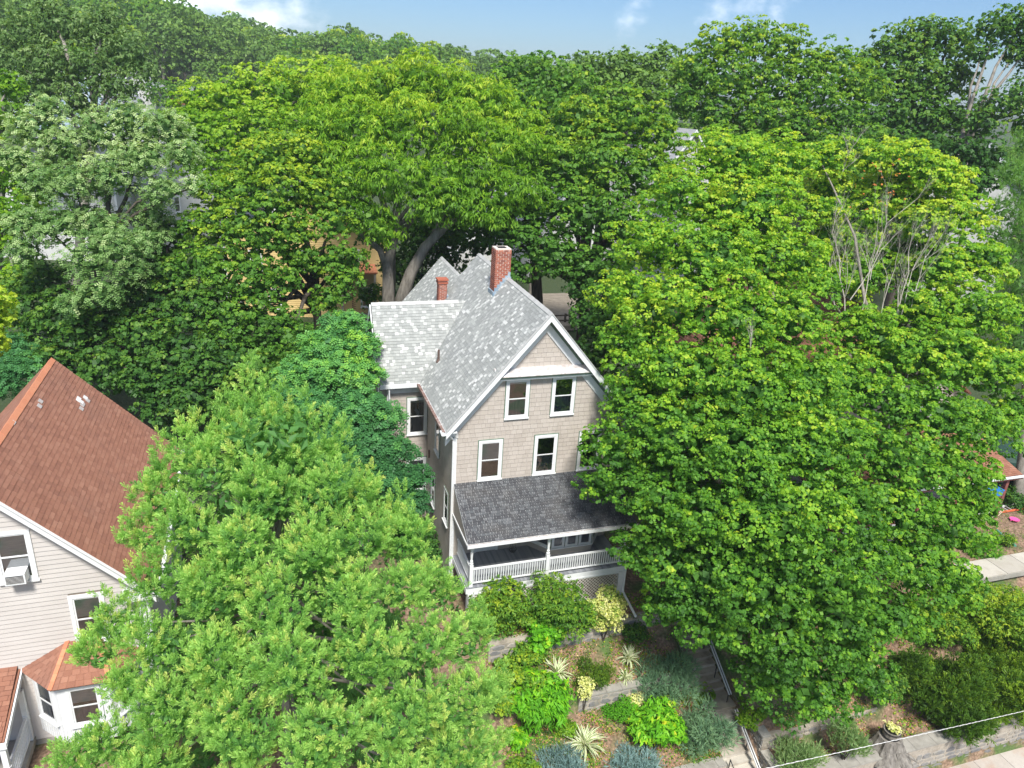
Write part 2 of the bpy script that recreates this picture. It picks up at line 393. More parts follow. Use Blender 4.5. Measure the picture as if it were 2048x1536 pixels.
def lob(spec, k=1.0):
    """(px, py, r px, D) rows from the photograph's crowns -> world centres and radii"""
    C = [pt(a[0], a[1], a[3]) for a in spec]; Rr = [a[2]*a[3]/FPX*k for a in spec]
    return np.array(C), np.array(Rr)
M = {}
# ---- materials for leaves and bark
M['maple'] = leaf_mat('maple_leaf', [(0, (.028, .085, .014)), (.35, (.065, .175, .02)), (.6, (.13, .27, .022)), (.8, (.22, .35, .025)), (1, (.36, .41, .04))], .42)
M['dark'] = leaf_mat('shade_leaf', [(0, (.02, .058, .014)), (.5, (.042, .115, .02)), (.8, (.08, .17, .022)), (1, (.16, .24, .03))], .35)
M['mid'] = leaf_mat('mid_leaf', [(0, (.03, .08, .014)), (.4, (.065, .165, .02)), (.7, (.13, .24, .022)), (1, (.27, .34, .022))], .38)
M['lime'] = leaf_mat('lime_leaf', [(0, (.05, .125, .014)), (.4, (.115, .24, .018)), (.7, (.2, .32, .022)), (1, (.32, .39, .04))], .42)
M['pale'] = leaf_mat('pale_locust_leaf', [(0, (.035, .09, .022)), (.4, (.08, .165, .04)), (.7, (.18, .275, .095)), (1, (.36, .43, .21))], .3)
M['greypale'] = leaf_mat('grey_green_leaf', [(0, (.035, .08, .02)), (.5, (.085, .155, .04)), (1, (.24, .31, .13))], .3)
M['locust'] = leaf_mat('blue_green_leaf', [(0, (.025, .09, .03)), (.5, (.06, .18, .055)), (.85, (.12, .29, .06)), (1, (.22, .38, .05))], .35)
M['needle'] = leaf_mat('pine_needle', [(0, (.035, .1, .025)), (.35, (.09, .22, .05)), (.65, (.19, .35, .075)), (.85, (.26, .42, .1)), (1, (.38, .45, .12))], .35, .55)
M['conifer'] = leaf_mat('conifer_needle', [(0, (.04, .1, .025)), (.5, (.085, .19, .04)), (1, (.18, .32, .06))], .3)
M['juniper'] = leaf_mat('juniper_needle', [(0, (.05, .11, .06)), (.5, (.11, .2, .11)), (1, (.22, .34, .17))], .2, .6)
M['blue'] = leaf_mat('blue_juniper_needle', [(0, (.08, .14, .13)), (.5, (.16, .25, .25)), (1, (.3, .42, .42))], .2, .6)
M['hill'] = leaf_mat('hill_leaf', [(0, (.04, .09, .02)), (.5, (.085, .165, .03)), (1, (.17, .26, .05))], .3)
M['yew'] = leaf_mat('yew_leaf', [(0, (.025, .06, .01)), (.5, (.06, .13, .014)), (1, (.17, .26, .02))], .25)
M['bright'] = leaf_mat('fresh_leaf', [(0, (.05, .16, .012)), (.5, (.1, .3, .015)), (.85, (.2, .42, .02)), (1, (.45, .45, .03))], .42)
M['varieg'] = leaf_mat('variegated_leaf', [(0, (.1, .19, .03)), (.3, (.2, .3, .05)), (.5, (.48, .48, .14)), (1, (.68, .64, .3))], .3)
M['yucca'] = leaf_mat('yucca_blade', [(0, (.08, .16, .03)), (.3, (.16, .25, .05)), (.45, (.62, .6, .28)), (1, (.74, .7, .42))], .2)
M['sage'] = leaf_mat('pale_shrub_leaf', [(0, (.09, .17, .05)), (.5, (.2, .3, .12)), (1, (.36, .44, .22))], .3)
M['brownleaf'] = leaf_mat('dead_leaf', [(0, (.12, .06, .03)), (.4, (.3, .15, .08)), (.7, (.42, .25, .13)), (1, (.5, .38, .2))], .15, .7, .1)
M['rust'] = leaf_mat('rust_leaf', [(0, (.3, .08, .02)), (1, (.5, .2, .05))], .3)
M['bark'] = surf('grey_bark', [(.3, (.13, .115, .095)), (.7, (.33, .3, .26))], 5, .9, .6, (1, 1, .25))
M['bark_dark'] = surf('dark_bark', [(.3, (.04, .033, .026)), (.7, (.12, .1, .08))], 5, .9, .6, (1, 1, .25))
M['deadwood'] = surf('dead_branch', [(.3, (.3, .27, .23)), (.7, (.5, .46, .41))], 7, .9, .3, (1, 1, .3))

def tree(name, label, spec, mat, base, fork, r0, spacing=.42, per=12, rc=.34, L=.2, W=.17, squash=.8, kind='leaf', bark='bark', group=None,
         density=1.0, sub=(7, (.38, .55)), tmean=.5, tvar=.14, topy=0.0, k=1.0, limbs_n=14, down=.35, cat='tree', pairs=3, fill=.36, **kw):
    C0, R0 = lob(spec, k); t = thing(name, label, cat, base, group)
    C, Rr = sublobes(C0, R0, sub[0], sub[1], squash) if sub[0] else (C0, R0)
    P, Nn, ids = shell(C, Rr, spacing, squash, down=down)
    density = min(density, .86) if kind == 'leaf' else density
    if density < 1:
        kp = rng.random(len(P)) < density; P, Nn, ids = P[kp], Nn[kp], ids[kp]
    lobe_t = rng.normal(0, tvar*.5, len(C))
    tint = tmean+lobe_t[ids]+rng.normal(0, tvar*.6, len(P))
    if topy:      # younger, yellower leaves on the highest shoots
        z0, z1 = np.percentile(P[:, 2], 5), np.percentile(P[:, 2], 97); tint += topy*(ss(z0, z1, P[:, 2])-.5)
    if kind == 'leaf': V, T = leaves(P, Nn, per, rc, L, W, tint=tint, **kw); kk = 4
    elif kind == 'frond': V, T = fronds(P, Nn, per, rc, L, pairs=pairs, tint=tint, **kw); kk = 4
    else:
        D = nrm(Nn+np.array([0, 0, .55])+rng.normal(0, .3, Nn.shape)); V, T = tufts(P, D, per, L, W, tint=tint, **kw); kk = 3
    if fill:      # sparse inner leaves that close the crown, tinted darker to paint its inner shade
        q1, q2 = shell(C0, R0*.74, fill*.82, squash, tol=.95, down=.3, thin=.5), shell(C0, R0*.48, fill*1.1, squash, tol=.95, down=.3, thin=.3)
        Pf, Nf = np.concatenate([q1[0], q2[0]]), np.concatenate([q1[1], q2[1]]); m_ = len(Pf)
        if m_:
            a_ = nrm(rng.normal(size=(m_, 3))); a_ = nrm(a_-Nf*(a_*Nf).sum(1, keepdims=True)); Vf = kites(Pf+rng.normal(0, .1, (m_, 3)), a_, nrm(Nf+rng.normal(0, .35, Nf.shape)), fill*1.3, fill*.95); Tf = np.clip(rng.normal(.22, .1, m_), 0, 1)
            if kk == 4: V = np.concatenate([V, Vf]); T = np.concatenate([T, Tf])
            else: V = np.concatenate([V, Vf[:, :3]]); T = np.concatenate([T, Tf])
    mb = MB(); tg = [c for c in C0]; q = random.Random(len(spec)); q.shuffle(tg)
    limbs(mb, base, fork, tg[:limbs_n], r0, len(spec))
    part('trunk', mb, M[bark], t, smooth=True)
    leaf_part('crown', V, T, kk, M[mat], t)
    return t
# ------------------------------------------------------------------ building materials
M['shingle'] = surf('beige_shingle', [(.3, (.42, .37, .325)), (.7, (.48, .43, .38))], 3, .8, .2, tint=[(0, (.395, .345, .3)), (1, (.52, .465, .415))], tint_mix=.45, dirt=((.3, .26, .22), .9, .48, .75, .5))
M['backing'] = surf('wall_backing', [(0, (.2, .165, .135)), (1, (.24, .2, .165))], 3, .9, .1)
M['porchwall'] = surf('beige_board', [(.3, (.43, .38, .33)), (.7, (.49, .44, .385))], 2, .7, .08, dirt=((.3, .25, .2), 1.3, .5, .8, .3))
M['white'] = surf('white_paint', [(.3, (.67, .68, .68)), (.7, (.77, .78, .78))], 3, .55, .06, dirt=((.5, .5, .48), 2.2, .56, .8, .35))
M['green'] = surf('green_paint', [(0, (.11, .17, .12)), (1, (.15, .22, .16))], 3, .6, .05)
M['roofgrey'] = surf('grey_roof_shingle', [(.3, (.28, .288, .278)), (.7, (.37, .378, .36))], 7, .9, .5, tint=[(0, (.18, .185, .18)), (.35, (.25, .262, .25)), (.65, (.33, .342, .325)), (.82, (.43, .44, .42)), (1, (.7, .7, .675))], tint_mix=.7, dirt=((.24, .25, .25), .35, .5, .72, .5))
M['roofcap'] = surf('grey_ridge_cap', [(.3, (.38, .38, .37)), (.7, (.48, .48, .46))], 7, .9, .4, tint=[(0, (.34, .34, .33)), (1, (.52, .52, .5))])
M['roofdark'] = surf('charcoal_roof_shingle', [(.3, (.055, .058, .064)), (.7, (.085, .088, .094))], 9, .9, .5, tint=[(0, (.045, .045, .05)), (.4, (.07, .072, .078)), (.7, (.105, .113, .12)), (1, (.16, .165, .172))], tint_mix=.6, dirt=((.12, .11, .1), .8, .5, .75, .4))
M['roofred'] = surf('red_roof_shingle', [(.3, (.22, .1, .07)), (.7, (.3, .145, .1))], 8, .9, .5, tint=[(0, (.22, .095, .06)), (.5, (.3, .135, .085)), (1, (.38, .19, .125))], tint_mix=.6, dirt=((.18, .12, .1), .5, .5, .8, .35))
M['redcap'] = surf('orange_ridge_cap', [(.3, (.48, .17, .09)), (.7, (.58, .24, .13))], 8, .9, .3, tint=[(0, (.42, .14, .08)), (1, (.62, .27, .15))])
M['bare'] = surf('bare_felt_patch', [(.3, (.42, .4, .38)), (.7, (.62, .61, .6))], 9, .9, .2, tint=[(0, (.28, .22, .19)), (1, (.85, .85, .85))])
M['copper'] = surf('brown_gutter', [(.35, (.14, .075, .06)), (.55, (.24, .16, .135)), (.7, (.5, .47, .45))], 5, .6, .1)
M['lead'] = surf('lead_flashing', [(.3, (.17, .26, .34)), (.5, (.3, .38, .45)), (.7, (.5, .55, .58))], 5, .45, .15, metal=.2)
M['tin'] = surf('tin_flashing', [(.3, (.42, .36, .33)), (.5, (.62, .58, .56)), (.7, (.78, .77, .77))], 4, .35, .1, metal=.3)
M['mortar'] = surf('mortar', [(.3, (.55, .48, .42)), (.7, (.7, .64, .57))], 14, .95, .4)
M['brick'] = surf('red_brick', [(.3, (.3, .085, .05)), (.7, (.4, .13, .08))], 14, .9, .5, tint=[(0, (.16, .06, .05)), (.5, (.36, .11, .065)), (1, (.5, .2, .13))])
M['pipe'] = surf('brown_vent_pipe', [(0, (.09, .06, .05)), (1, (.15, .1, .08))], 6, .6, .1)
M['deck'] = surf('grey_deck_paint', [(.3, (.2, .21, .225)), (.7, (.27, .28, .3))], 5, .6, .1, (1, .2, 1), tint=[(0, (.16, .17, .19)), (1, (.32, .33, .35))])
M['clap'] = surf('pinkish_clapboard', [(.3, (.48, .445, .415)), (.7, (.54, .505, .475))], 2, .65, .06, (.4, 1, 1), dirt=((.36, .31, .29), .7, .52, .78, .35))
M['dark'+'void'] = surf('dark_interior', [(0, (.012, .012, .014)), (1, (.02, .02, .022))], 3, .9, 0)
M['blind'] = surf('window_blind', [(.3, (.42, .42, .42)), (.7, (.56, .55, .53))], 3, .8, .1, (1, 1, 8))
M['curtain'] = surf('dark_curtain', [(.3, (.11, .11, .15)), (.6, (.18, .18, .23)), (.8, (.34, .34, .37))], 3.5, .8, .1, (6, 6, .6))
M['stumpwood'] = surf('weathered_stump', [(.3, (.09, .08, .07)), (.7, (.3, .275, .24))], 7, .95, .8, (1, 1, .2))
M['concrete'] = surf('concrete', [(.3, (.25, .235, .205)), (.7, (.37, .35, .31))], 3, .9, .3, dirt=((.2, .18, .15), 1.6, .5, .75, .6))
M['step'] = surf('stone_step', [(.3, (.4, .35, .27)), (.7, (.5, .45, .37))], 4, .9, .3, tint=[(0, (.36, .29, .21)), (1, (.52, .5, .45))], dirt=((.19, .15, .11), 2.2, .5, .75, .6))
M['stone'] = surf('granite_stone', [(.3, (.15, .145, .14)), (.55, (.25, .24, .225)), (.75, (.4, .37, .33))], 5, .9, .6, tint=[(0, (.11, .11, .12)), (.5, (.22, .215, .205)), (1, (.4, .35, .28))], dirt=((.34, .3, .22), 3, .55, .75, .5))
M['joint'] = surf('wall_mortar', [(.3, (.3, .26, .21)), (.7, (.46, .41, .34))], 8, .95, .5, dirt=((.12, .1, .08), 1.5, .5, .7, .5))
M['black'] = surf('black_iron', [(0, (.015, .015, .016)), (1, (.03, .03, .03))], 5, .45, .05)
M['rail'] = surf('weathered_rail', [(.3, (.5, .49, .47)), (.7, (.66, .65, .63))], 6, .6, .1)
M['yellow'] = surf('yellow_clapboard', [(.3, (.58, .42, .17)), (.7, (.68, .51, .24))], 2, .7, .05, (.4, 1, 1), dirt=((.4, .3, .15), .8, .5, .8, .4))
M['offwhite'] = surf('off_white_siding', [(.3, (.5, .5, .48)), (.7, (.6, .6, .58))], 2, .75, .05)
M['redsiding'] = surf('dark_red_siding', [(.3, (.24, .05, .045)), (.7, (.32, .08, .07))], 2, .75, .05)
M['bluesiding'] = surf('pale_blue_siding', [(.3, (.32, .42, .5)), (.7, (.4, .5, .58))], 2, .75, .05)
M['maroon'] = surf('maroon_paint', [(.3, (.17, .06, .05)), (.7, (.25, .095, .08))], 4, .6, .1)
M['slate'] = surf('far_grey_roof', [(.3, (.22, .23, .25)), (.7, (.32, .33, .35))], 3, .9, .2)
M['cream'] = surf('cream_lattice', [(.3, (.62, .54, .38)), (.7, (.72, .63, .46))], 4, .7, .05)
M['tan'] = surf('tan_lattice', [(.3, (.6, .55, .48)), (.7, (.72, .68, .61))], 4, .7, .05)
def glass_mat():
    m, nt, out = node_mat('window_glass'); N = nt.nodes.new; L = nt.links.new
    tr = N('ShaderNodeBsdfTransparent'); tr.inputs[0].default_value = (.8, .84, .85, 1)
    gl = N('ShaderNodeBsdfGlossy'); gl.inputs['Roughness'].default_value = .03; gl.inputs['Color'].default_value = (1, 1, 1, 1)
    lw = N('ShaderNodeFresnel'); lw.inputs['IOR'].default_value = 1.6
    n = N('ShaderNodeTexNoise'); n.inputs['Scale'].default_value = 1.4; bp = N('ShaderNodeBump'); bp.inputs['Strength'].default_value = .12; bp.inputs['Distance'].default_value = .02
    L(n.outputs['Fac'], bp.inputs['Height']); L(bp.outputs[0], gl.inputs['Normal'])
    ad = N('ShaderNodeMath'); ad.operation = 'MULTIPLY_ADD'; ad.inputs[1].default_value = 1.2; ad.inputs[2].default_value = .13; L(lw.outputs[0], ad.inputs[0])
    mx = N('ShaderNodeMixShader'); L(ad.outputs[0], mx.inputs['Fac']); L(tr.outputs[0], mx.inputs[1]); L(gl.outputs[0], mx.inputs[2]); L(mx.outputs[0], out.inputs['Surface'])
    return m
M['glass'] = glass_mat()

# ---- a sash window built flat in its own frame (x right, y out of the wall, z up), then turned into place
def window(parent, o, xd, yd, w, h, casing=.11, green=True, shade=0, lower=0, mull=None, sill=True, depth_out=.05, name='window'):
    """o lower-left outer corner on the wall face; xd along the wall, yd outward"""
    o = np.array(o, float); xd = nrm(np.array(xd, float)); yd = nrm(np.array(yd, float)); zd = np.array([0, 0, 1.])
    def B(mb, x0, x1, y0, y1, z0, z1, t=.5):
        c = [o+xd*x+yd*y+zd*z for z in (z0, z1) for x, y in ((x0, y0), (x1, y0), (x1, y1), (x0, y1))]
        mb.add(c, [(0, 3, 2, 1), (4, 5, 6, 7), (0, 1, 5, 4), (1, 2, 6, 5), (2, 3, 7, 6), (3, 0, 4, 7)], t)
    c = casing; d = depth_out
    mb = MB(); B(mb, 0, c, .0, d, 0, h); B(mb, w-c, w, 0, d, 0, h); B(mb, c, w-c, 0, d, h-c, h); B(mb, c, w-c, 0, d, 0, c*.7)
    if sill: B(mb, -.03, w+.03, 0, d+.05, -.05, -.002)
    win = part(name, mb, M['white'], parent)
    if green:
        mb = MB(); B(mb, -.035, -.001, 0, d-.012, -.0, h+.035); B(mb, w+.001, w+.035, 0, d-.012, 0, h+.035); B(mb, 0, w, 0, d-.012, h+.001, h+.035)
        part('trim', mb, M['green'], win)
    s = .045; x0, x1, z0, z1 = c, w-c, c*.7, h-c; zm = (z0+z1)/2
    mb = MB()
    for a, b, y in ((z0, zm+.02, .020), (zm-.02, z1, .026)):
        B(mb, x0, x0+s, .012, y+.012, a, b); B(mb, x1-s, x1, .012, y+.012, a, b); B(mb, x0+s, x1-s, .012, y+.012, a, a+s); B(mb, x0+s, x1-s, .012, y+.012, b-s, b)
    part('sash', mb, M['white'], win)
    mb = MB(); B(mb, x0, x1, .002, .006, z0, z1); part('interior', mb, M['darkvoid'], win)
    if shade: 
        mb = MB(); B(mb, x0+.01, x1-.01, .008, .011, z1-(z1-z0)*shade, z1-.01); part('blind', mb, M['blind'], win)
    if lower:
        mb = MB(); B(mb, x0+.02, x1-.02, .0075, .0105, z0+.02, z0+(z1-z0)*lower-.01); part('curtain', mb, M['curtain'], win)
    for a, b, y in ((z0+s, zm+.02-s, .022), (zm-.02+s, z1-s, .028)):
        mb = MB(); p = [o+xd*x+yd*y+zd*z for x, z in ((x0+s, a), (x1-s, a), (x1-s, b), (x0+s, b))]; mb.add(p, [(0, 1, 2, 3)]); part('pane', mb, M['glass'], win)
    return win
def tabs(mb, o, u, v, U, V, expo, tw, th, f=None, tint=None, wjit=.25, lift=.0):
    """overlapping roof tabs: o top corner, u along the course, v down the slope, U and V extents; f(u0,u1,v0,v1) filters"""
    u = nrm(np.array(u, float)); v = nrm(np.array(v, float)); n = nrm(np.cross(u, v)); n = n if n[2] > 0 else -n
    o = np.array(o, float); rows = int(math.ceil(V/expo))
    for j in range(rows):
        a = rnd.uniform(-tw, 0); v0 = j*expo; v1 = min(V+.03, v0+expo)
        while a < U:
            w = tw*rnd.uniform(1-wjit, 1+wjit); x0, x1 = max(a, 0)+.004, min(a+w, U)-.004; a += w
            if x1-x0 < .02: continue
            if f and not f(x0, x1, v0, v1): continue
            t = th*rnd.uniform(.75, 1.3); dv = rnd.uniform(-.006, .006)
            p = [o+u*x0+v*v0+n*lift, o+u*x1+v*v0+n*lift, o+u*x1+v*(v1+dv)+n*(t+lift), o+u*x0+v*(v1+dv)+n*(t+lift), o+u*x0+v*(v1+dv)+n*(lift-.01), o+u*x1+v*(v1+dv)+n*(lift-.01)]
            mb.add(p, [(0, 1, 2, 3) if n[2]*np.cross(u, v)[2] > 0 else (3, 2, 1, 0), (3, 2, 5, 4), (0, 3, 4), (1, 5, 2)], tint() if tint else rnd.random())
    return mb
def slab(poly, th, tint=.5):
    """roof board: polygon on the upper surface, thickened downwards along its normal"""
    P = [np.array(p, float) for p in poly]; n = nrm(np.cross(P[1]-P[0], P[2]-P[0])); n = n if n[2] > 0 else -n
    mb = MB(); return mb.prism(P, -n*th, tint)
def shingle_wall(parent, o, xd, yd, W, Hh, expo, sw, inside, take=0, holes=()):
    """rows of butt-edged wall shingles; the `take` nearest become parts of their own, the rest one mesh"""
    o = np.array(o, float); xd = np.array(xd, float); yd = np.array(yd, float); zd = np.array([0, 0, 1.]); items = []
    rows = int(Hh/expo)+1
    for j in range(rows):
        z0, z1 = j*expo, (j+1)*expo+.01; a = rnd.uniform(-sw, 0)
        while a < W:
            w = sw*rnd.uniform(.6, 1.35); segs = [(max(a, 0), min(a+w, W))]; a += w
            for hx0, hx1, hz0, hz1 in holes:
                if hz0 < z0+expo*.6 and hz1 > z0+expo*.4:
                    ns = []
                    for s0, s1 in segs:
                        if s1 <= hx0 or s0 >= hx1: ns.append((s0, s1)); continue
                        if s0 < hx0: ns.append((s0, hx0))
                        if s1 > hx1: ns.append((hx1, s1))
                    segs = ns
            for s0, s1 in segs:
                lo, hi = inside(z0+expo*.5); s0, s1 = max(s0, lo), min(s1, hi)
                if s1-s0 > .03: items.append((s0+.003, s1-.003, z0+rnd.uniform(-.004, .004), z1))
    def wedge(mb, s0, s1, z0, z1, oo, t):
        P = [oo+xd*x+yd*y+zd*z for x, y, z in ((s0, .0, z0), (s1, .0, z0), (s1, .019, z0), (s0, .019, z0), (s0, .0, z1), (s1, .0, z1), (s1, .004, z1), (s0, .004, z1))]
        mb.add(P, [(0, 3, 2, 1), (4, 5, 6, 7), (0, 1, 5, 4), (1, 2, 6, 5), (2, 3, 7, 6), (3, 0, 4, 7)], t)
    if take:
        items.sort(key=lambda s: depth(o+xd*(s[0]+s[1])/2+zd*s[2])-(100 if (s[1]-s[0]) > .12 and s[0] < 6.4 else 0))
    og = np.array(origin(parent))
    cache = {}
    for s0, s1, z0, z1 in items[:take]:
        wq = max(.06, round((s1-s0)/.02)*.02); key = (round(wq, 2), rnd.randrange(3))
        if key not in cache:
            mb = MB(); wedge(mb, 0, wq, 0, expo+.01, np.zeros(3), rnd.random()); me = mb.mesh('shingle'); me.materials.append(M['shingle']); cache[key] = me
        p = o+xd*s0+zd*z0-og; ob = link('shingle', cache[key], parent, tuple(p))
        ob.scale = (1, 1, 1); ob.scale[0 if abs(xd[0]) > .5 else 1] = (s1-s0)/wq
    mb = MB()
    for s0, s1, z0, z1 in items[take:]: wedge(mb, s0, s1, z0, z1, o, rnd.random())
    if mb.v: part('shingle_courses', mb, M['shingle'], parent, kind='stuff')

# ================================================================== MAIN HOUSE
T = 1.157
def build_main():
    t = thing('gabled_house', 'tall beige shingled house with pale grey steep roof and white trimmed front gable', 'house', (3.7, 5, -4.4))
    # body
    mb = MB(); g = [(0, 0, -4.6), (7.4, 0, -4.6), (7.4, 0, 3.95), (3.7, 0, 8.1), (0, 0, 3.95)]
    mb.prism(g, (0, 10.1, 0)); g2 = [(0, 10.1, -4.6), (5.5, 10.1, -4.6), (5.5, 10.1, 3.9), (2.72, 10.1, 7.0), (0, 10.1, 3.95)]; mb.prism(g2, (0, 4.3, 0))
    part('wall', mb, M['backing'], t)
    mb = MB(); e = [(-1.85, 5.3, -4.6), (-1.85, 9.5, -4.6), (-1.85, 9.5, 3.75), (-1.85, 7.4, 6.4), (-1.85, 5.3, 3.75)]; mb.prism(e, (1.9, 0, 0)); part('side_wing_wall', mb, M['backing'], t)
    # windows of the front
    W = [(2.11, 3.14, 3.66, 5.42), (4.15, 5.2, 3.66, 5.42), (1.05, 2.1, .86, 2.72), (3.54, 4.59, .86, 2.74), (5.61, 6.66, .86, 2.74)]
    sh = [(.08, .5), (.0, .5), (.55, 0), (.0, .48), (.3, .3)]
    for (a, b, c, d), (s, l) in zip(W, sh): window(t, (a, -.0, c), (1, 0, 0), (0, -1, 0), b-a, d-c, shade=s, lower=l)
    holes = [(a+.02, b-.02, c+2.9+.02, d+2.9-.02) for a, b, c, d in W]
    def ins(z):
        z = z-2.9
        if z < .8: return (0.0, .03) if z < -.1 else (0, .12)
        if z > 3.1: q = min(3.7, (z-3.1)/T*1.0); return (max(0, q-.1), min(7.4, 7.4-q+.1))
        return (0, 7.4)
    def ins(z):
        z = z-2.9
        if z < .78: return (0, .04)
        lim = 3.7-(8.02-z)/T if z > 3.4 else 0
        return (max(0, lim), 7.4-max(0, lim))
    shingle_wall(t, (0, 0, -2.9), (1, 0, 0), (0, -1, 0), 7.4, 10.9, .2, .26, ins, 300, holes)
    # windows on the left wall
    LW = [(2.55, 3.45, .75, 2.55), (.65, 1.45, -1.75, -.1), (3.3, 4.1, -2.35, -.75)]
    for a, b, c, d in LW: window(t, (0, b, c), (0, -1, 0), (-1, 0, 0), b-a, d-c, shade=.2, lower=.4)
    hl = [(5.28-b+.02, 5.28-a-.02, c+4.3+.02, d+4.3-.02) for a, b, c, d in LW]
    shingle_wall(t, (0, 5.28, -4.3), (0, -1, 0), (-1, 0, 0), 5.28, 7.6, .2, .26, lambda z: (0, 5.28), 0, hl)
    # the side wing's front
    EW = [(-1.0, -.04, .68, 2.6), (-1.0, -.04, -2.45, -.6)]
    for i, (a, b, c, d) in enumerate(EW): window(t, (a, 5.3, c), (1, 0, 0), (0, -1, 0), b-a, d-c, shade=.1 if i == 0 else .3, lower=.45)
    he = [(a+1.85+.02, b+1.85-.02, c+4.3+.02, d+4.3-.02) for a, b, c, d in EW]
    shingle_wall(t, (-1.85, 5.3, -4.3), (1, 0, 0), (0, -1, 0), 1.85, 7.3, .2, .26, lambda z: (0, 1.85), 0, he)
    shingle_wall(t, (-1.85, 9.5, -4.3), (0, -1, 0), (-1, 0, 0), 4.2, 10.4, .2, .26, lambda z: (max(0, (z-4.3-3.9)/1.26), 4.2-max(0, (z-4.3-3.9)/1.26)), 0)
    shingle_wall(t, (7.4, 0, -4.3), (0, 1, 0), (1, 0, 0), 10, 7.9, .2, .26, lambda z: (0, 10), 0)
    # roof boards
    Z = lambda x, a=3.7, top=8.3: top-abs(x-a)*T
    y0, y1, y2 = -.45, 10.45, 14.85
    roof = part('roof', slab([(3.7, y0, 8.3), (-.45, y0, Z(-.45)), (-.45, y2, Z(-.45)), (2.72, y2, 7.15), (2.72, y1, 7.15), (3.7, y1, 8.3)], .09), M['roofcap'], t)
    mb = slab([(3.7, y0, 8.3), (3.7, y1, 8.3), (7.85, y1, Z(7.85)), (7.85, y0, Z(7.85))], .09); part('roof_slope', mb, M['roofcap'], roof)
    mb = slab([(2.72, y1-.3, 7.15), (2.72, y2, 7.15), (5.9, y2, 7.15-3.18*T), (5.9, y1-.3, 7.15-3.18*T)], .09); part('roof_slope', mb, M['roofcap'], roof)
    tg = lambda: min(1, max(0, rnd.choices([rnd.uniform(.25, .6), rnd.uniform(.6, .82), rnd.uniform(.85, 1)], [.62, .24, .14])[0]))
    V = math.hypot(4.15, 4.15*T); dn = np.array([-1, 0, -T])
    mb = MB(); tabs(mb, (3.7, y0, 8.312), (0, 1, 0), dn, y2-y0, V, .15, .17, .018, lambda u0, u1, v0, v1: (u0+u1)/2 < y1-y0 or v0 > (3.7-2.72)*math.hypot(1, T)-.02, tg)
    tabs(mb, (3.7, y0, 8.312), (0, 1, 0), (1, 0, -T), y1-y0, V, .2, .3, .016, None, tg)
    tabs(mb, (2.72, y1-.3, 7.162), (0, 1, 0), (1, 0, -T), y2-y1+.3, 4.6, .2, .3, .016, None, tg)
    # side wing roof, ridge along x
    zr, ye, zee = 6.65, 4.9, 3.5
    part('roof_slope', slab([(-2.35, 7.4, zr), (2.4, 7.4, zr), (2.4, ye, zee), (-2.35, ye, zee)], .09), M['roofcap'], roof)
    part('roof_slope', slab([(-2.35, 7.4, zr), (-2.35, 9.9, zee), (2.4, 9.9, zee), (2.4, 7.4, zr)], .09), M['roofcap'], roof)
    s = (zr-zee)/2.5; Vw = math.hypot(2.5, zr-zee)
    tabs(mb, (-2.35, 7.4, zr+.012), (1, 0, 0), (0, -1, -s), 4.5, Vw, .15, .17, .018, lambda u0, u1, v0, v1: Z(-2.35+u0) < zr-v0*s/math.hypot(1, s)+.25, tg)
    tabs(mb, (-2.35, 7.4, zr+.012), (1, 0, 0), (0, 1, -s), 4.5, Vw, .2, .3, .016, lambda u0, u1, v0, v1: Z(-2.35+u0) < zr-v0*s/math.hypot(1, s)+.25, tg)
    part('roof_shingles', mb, M['roofgrey'], roof, kind='stuff')
    # ridge caps, one piece after another
    cm = {}
    def caps(a, b, name='ridge_cap', mat='roofcap', step=.3, wdt=.17, slope=T, par=None):
        a = np.array(a, float); b = np.array(b, float); L_ = np.linalg.norm(b-a); d = (b-a)/L_; n = int(L_/step); par = par or roof; og = np.array(origin(par))
        ax = abs(d[0]) > .5
        for i in range(n):
            key = (ax, mat, rnd.randrange(4))
            if key not in cm:
                m2 = MB(); w = wdt*(1/math.hypot(1, slope)); h = w*slope; l = step+.03; k = .02
                q = [(0, -w, -h), (0, 0, 0), (0, w, -h)]
                P = [(x, y, z+o) for o in (0, k) for x in (0, l) for _, y, z in q]
                if not ax: P = [(y, x, z) for x, y, z in P]
                m2.add(P, [(6, 7, 10, 9), (7, 8, 11, 10), (0, 3, 4, 1), (1, 4, 5, 2), (0, 1, 7, 6), (1, 2, 8, 7), (3, 9, 10, 4), (4, 10, 11, 5), (0, 6, 9, 3), (2, 5, 11, 8)], rnd.random())
                me = m2.mesh(name); me.materials.append(M[mat]); cm[key] = me
            p = a+d*step*i+np.array([0, 0, .02+(.008 if i % 2 else 0)]); link(name, cm[key], par, tuple(p-og))
    caps((3.7, y0, 8.31), (3.7, 5.25, 8.31)); caps((3.7, 6.05, 8.31), (3.7, y1, 8.31)); caps((2.72, y1, 7.16), (2.72, y2, 7.16)); caps((-2.35, 7.4, zr+.01), (2.0, 7.4, zr+.01), slope=s)
    build_main.caps = caps
    # barge boards and frieze
    for sg in (-1, 1):
        ex = 3.7+sg*4.17; p0 = np.array([3.7, 0, 8.3]); p1 = np.array([ex, 0, 8.3-4.17*T])
        def rake(nm, mat, off, wd, ya, yb, lab=None, q0=0.0, q1=1.0):
            n = np.array([0, 0, -1.]); a = p0+(p1-p0)*q0; b = p0+(p1-p0)*q1; off_, w_ = off*math.hypot(1, T), wd*math.hypot(1, T)
            P = [a+n*off_, b+n*off_, b+n*(off_+w_), a+n*(off_+w_)]; P = [(x, ya, z) for x, _, z in P]
            m2 = MB(); m2.prism(P, (0, yb-ya, 0)); part(nm, m2, M[mat], t, lab)
        rake('barge_board', 'white', .02, .2, -.49, -.45); rake('crown_molding', 'roofcap', -.02, .04, -.52, -.45)
